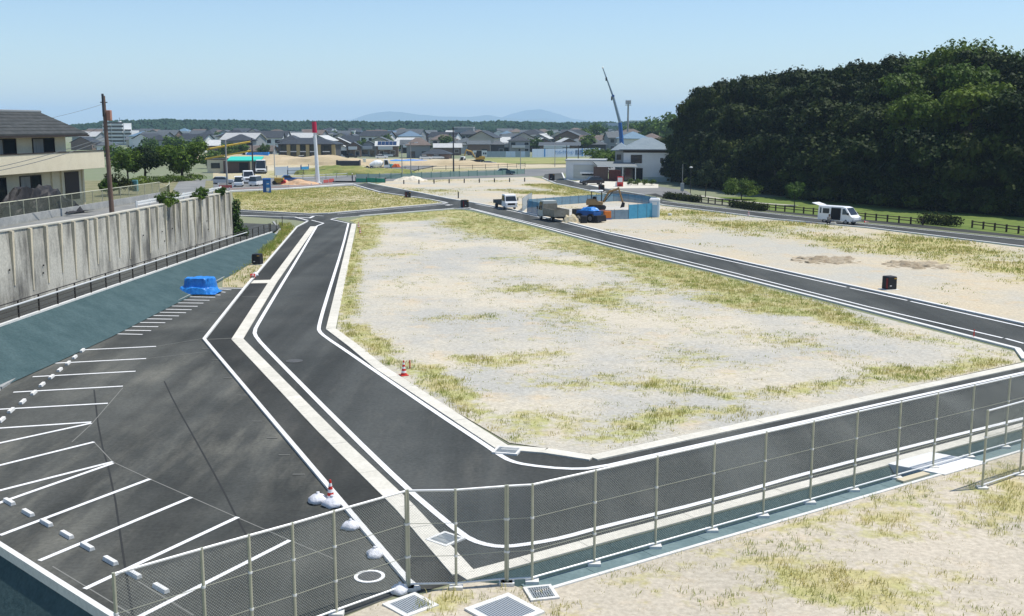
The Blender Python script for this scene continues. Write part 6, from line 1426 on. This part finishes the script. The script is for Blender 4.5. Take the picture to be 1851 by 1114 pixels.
# ordinary houses: kinds, then copies
kinds = []
specs = [('flat', 'pale', 'cream'), ('gable', 'pale', 'white'), ('hip', 'dark', 'cream'), ('hip', 'dark', 'grey'), ('gable', 'dark', 'brown'), ('gable', 'dark', 'white'), ('gable_x', 'dark', 'cream'), ('hip', 'grey', 'white'), ('gable', 'grey', 'grey'), ('gable', 'grey', 'brown'),
         ('gable_x', 'grey', 'cream'), ('hip', 'brown', 'cream'), ('gable', 'brown', 'grey'), ('gable', 'pale', 'brown'), ('flat', 'pale', 'white'), ('hip', 'blue', 'white'), ('gable', 'blue', 'cream'), ('gable', 'pale', 'grey'), ('hip', 'dark', 'dark'), ('gable', 'grey', 'dark')]
for i, (rk, rf_, wl) in enumerate(specs):
    low = i % 3 == 1
    lab = '%s house with a %s %s roof and %s walls in the town' % ('low' if low else 'two-storey', WORD[rf_], {'hip': 'hipped', 'gable': 'gabled', 'gable_x': 'front-gabled', 'flat': 'flat'}[rk], wl)
    o = town_house(lab, 9+(i*1.7) % 5, 8+(i*1.3) % 3, 3.6 if low else 5.6, rk, ROOFS[rf_], WALLS[wl], None if rk != 'flat' else .3, annex=(i % 2 == 0), balc=(i % 4 == 3), seed=200+i, group='ordinary houses of the town: '+lab.split(' in ')[0])
    kinds.append(o)
fresh = set(); hcount = 0
for vi, v in enumerate([284.5, 281, 277.5, 274, 271, 268, 265.2, 262.6, 260.2, 258, 256, 254.2, 252.6, 251.2, 250]):
    D = P(925, v).y; u = 150+rng.uniform(0, 30)
    while u < 1240:
        k = m_per_px(v); du = rng.uniform(11.5, 19)/k
        blocked = (v > 279 and (u < 395 or 495 < u < 612 or 612 < u < 830 or 840 < u < 1100)) or (v > 279 and u < 330) or (v > 283 and u > 850) or (185 < u < 262 and 255 < v < 279)
        if not blocked and rng.random() < (.86 if v > 262 else .8):
            i = rng.randrange(len(kinds)); o = kinds[i]
            if i in fresh: o = copy_tree(o)
            else: fresh.add(i)
            p = P(u, v+rng.uniform(-.6, .6)); s = rng.uniform(.85, 1.12)
            place(o, (p.x, p.y, 0), R(rng.choice([-12, 0, 8, 80, 95, -80, 170])+rng.uniform(-6, 6)), s); hcount += 1
        u += du*(1.0 if v > 262 else 1.25)
for i, o in enumerate(kinds):
    if i not in fresh: place(o, P(300+40*i, 256), 0)
# town trees
ttree = [make_tree('town_tree', 'green broadleaf tree between the houses of the town', 'tree', 300+k, 6.5, 3.2, 2.6, 8, 900, .45, LEAF_G, 3, .2, 'trees between the town houses') for k in range(3)]
tused = set()
for k in range(58):
    u = rng.uniform(160, 1230); v = rng.choice([285, 281, 276, 271, 266, 262, 258, 255, 252]); i = rng.randrange(3); o = ttree[i]
    if i in tused: o = copy_tree(o)
    else: tused.add(i)
    if v > 280 and 400 < u < 1050: v = 276
    p = P(u, v-1.2); s = rng.uniform(.6, 1.25); place(o, p, rng.uniform(0, 6), s)
for k, (u, v, s) in enumerate(((1080, 262, 2.0), (1062, 263, 1.5), (1150, 262, 2.1), (1175, 270, 2.4), (1200, 272, 2.6), (1215, 275, 2.2), (1130, 258, 1.8), (418, 289, .8), (438, 288, .9), (405, 290, .9), (478, 287, .8))):
    o = copy_tree(ttree[k % 3]); place(o, P(u, v), k, s, 'large rounded tree rising behind the crane foot and the white house' if k < 7 else 'leafy tree along the yard edge by the grey-roofed building', 'trees behind the white house' if k < 7 else 'trees along the yard edge')

for k, (u, v, s) in enumerate(((205, 300, 1.0), (222, 296, .8), (240, 303, .9), (262, 298, 1.0), (285, 302, .9), (305, 297, .8), (375, 305, .7), (392, 300, .7))):
    place(copy_tree(ttree[k % 3]), P(u, v), k*1.3, s, 'green tree in the dip behind the terrace trees', 'trees in the dip behind the terrace')
# crane and floodlight mast
cr = thing('crane', 'blue telescopic crane boom with a jib rising over the roofs', 'crane', (AT(1122, 330), 330, 0))
q = 330/F; X = lambda u: (u-1122)*q; Z = lambda v: H+(YH-v)*q
MB().tube((X(1124), 0, 1.5), (X(1118), 0, Z(222)), .75, 8, .6).build('lower_boom', BLUE, cr)
MB().tube((X(1118), 0, Z(222)), (X(1104.5), 0, Z(175)), .50, 8, .36).build('upper_boom', mat('boom_steel', (.20, .27, .34), rough=.5), cr)
MB().tube((X(1104.5), 0, Z(175)), (X(1086), 0, Z(127)), .30, 6, .14).build('jib', MATS['boom_steel'], cr)
MB().box(X(1103), X(1107), -.5, .5, Z(177), Z(173.5)).build('boom_head', BLUE, cr); MB().box(X(1091), X(1093.5), -.35, .35, Z(149), Z(143)).build('jib_sleeve', POLE_D, cr); MB().tube((X(1102.5), 0, Z(176)), (X(1102.5), 0, Z(183)), .22, 6).build('hook', POLE_D, cr); MB().lathe([(.2, 0), (.25, .4), (.1, .6)], 8, (X(1086), 0, Z(127)-.2)).build('jib_tip', STEEL_W, cr)
MB().box(-4, 3, -1.4, 1.4, .9, 2.2).build('carrier', BLUE, cr); MB().box(-1, 1.4, -1.2, 1.2, 2.2, 3.6).build('crane_cab', WHITE, cr)
for x in (-3, -1.5, 1, 2.3): wheel(cr, x, -1.2, .5, .4); wheel(cr, x, 1.2, .5, .4)
fl = thing('floodlight_mast', 'tall floodlight mast with a lamp rack on the horizon', 'mast', (AT(1132, 520), 520, 0)); q = 520/F; Z = lambda v: H+(YH-v)*q
MB().tube((0, 0, 0), (0, 0, Z(190)), .55, 8, .4).build('shaft', POLE_C, fl); MB().box(-1.4, 1.4, -.6, .6, Z(192), Z(191)).build('platform', STEEL, fl)
for k in range(3):
    for j in range(4): MB().box(-1.2+j*.7, -.8+j*.7, -.5, -.1, Z(190)+k*.75, Z(190)+.5+k*.75).build('lamp', WHITE_P, fl)
MB().box(-1.3, 1.3, -.05, .05, Z(190), Z(183)).build('rack', POLE_C, fl)
# far wires of the town
wire('long cable from the tall dark pole across the yard', T1+Vector((0, 0, -.5)), (T1.x+120, T1.y+60, T1.z-1), 2.5, .025)

# ---------------------------------------------------------------- pine ridge, distant mountains, haze
def icos(): 
    bm = bmesh.new(); bmesh.ops.create_icosphere(bm, subdivisions=1, radius=1); v = np.array([x.co[:] for x in bm.verts]); f = np.array([[l.index for l in x.verts] for x in bm.faces]); bm.free(); return v, f
iv, if_ = icos(); N = 9500
D = nr.uniform(1000, 1190, N); U = nr.uniform(60, 1330, N); xs = (U-CX)/F*D
topv = np.interp(U, [60, 160, 230, 300, 400, 560, 700, 800, 930, 1010, 1100, 1250, 1330], [232, 226, 219, 217.5, 219, 221, 221.5, 220.5, 221.5, 222.5, 222, 221.5, 221])
ztop = H+(YH-topv)*1100/F+nr.normal(0, .55, N)+(fbm(U, U*0, .035, 3)-.5)*1.6
fr = (D-1000)/190; zc = ztop*(0.50+.5*np.clip(fr*2.6, 0, 1))-2.2
rx = nr.uniform(1.5, 3.0, N); rz = nr.uniform(1.8, 3.0, N)
V = iv[None]*np.stack([rx, rx, rz], 1)[:, None, :]*(1+nr.normal(0, .12, (N, len(iv), 1)))+np.stack([xs, D, zc], 1)[:, None, :]
T = (if_[None]+(np.arange(N)*len(iv))[:, None, None]).reshape(-1, 3)
pf = mesh_np('pine_wood', V.reshape(-1, 3), T, 3, PINE); tag(pf, 'long dark pine wood along the horizon behind the town', 'wood', kind='stuff')
mb = MB(); us = list(range(40, 1340, 20))
for a, b in zip(us[:-1], us[1:]):
    za, zb_ = [H+(YH-float(np.interp(u, [60, 160, 230, 300, 400, 560, 1330], [233, 228, 222, 221, 223, 225, 226])))*1150/F for u in (a, b)]
    mb.quad((AT(a, 998), 998, 0), (AT(b, 998), 998, 0), (AT(b, 1050), 1050, zb_*.8), (AT(a, 1050), 1050, za*.8)).quad((AT(a, 1050), 1050, za*.8), (AT(b, 1050), 1050, zb_*.8), (AT(b, 1200), 1200, zb_), (AT(a, 1200), 1200, za))
mb.build('ridge', PINE)['kind'] = 'structure'
def mountain(D, prof, m):
    mb = MB(); us = np.linspace(prof[0][0], prof[-1][0], 90); hs = np.interp(us, [p[0] for p in prof], [p[1] for p in prof])+(fbm(us, us*0+D, .03, 4)-.5)*2.2
    rows = []
    for u, v in zip(us, hs):
        z = H+(YH-v)*D/F; rows.append([((u-CX)/F*(D-900), D-900, -5), ((u-CX)/F*(D-350), D-350, z*.55), ((u-CX)/F*D, D, max(z, -2)), ((u-CX)/F*(D+900), D+900, -5)])
    for a, b in zip(rows[:-1], rows[1:]):
        for k in range(3): mb.quad(a[k], b[k], b[k+1], a[k+1])
    mb.build('mountain', m, smooth=True)['kind'] = 'structure'
MTN = mat('mountain_wood', (.03, .055, .04), (.05, .08, .05), scale=.01, rough=1)
mountain(13200, [(560, 224), (640, 217), (670, 207), (705, 202), (730, 203), (760, 208), (800, 211), (850, 212), (880, 208), (905, 212), (940, 216), (985, 214), (1010, 219), (1080, 224)], MTN)
mountain(15600, [(880, 224), (920, 208), (950, 200), (975, 198), (1000, 204), (1030, 214), (1080, 222)], MTN)
hz = MB().box(-9000, 9000, -60, 17600, -5, 262).build('haze', None); hz['kind'] = 'stuff'; hz.data.materials.clear()
hm = bpy.data.materials.new('haze_air'); hm.use_nodes = True; n = hm.node_tree.nodes; n.remove(n['Principled BSDF'])
pv = n.new('ShaderNodeVolumePrincipled'); pv.inputs['Color'].default_value = (.55, .76, 1.0, 1); pv.inputs['Density'].default_value = 1.25e-4; pv.inputs['Anisotropy'].default_value = .0
hm.node_tree.links.new(pv.outputs[0], n['Material Output'].inputs['Volume']); hz.data.materials.append(hm)
print('hill trees', cnt, 'houses', hcount)
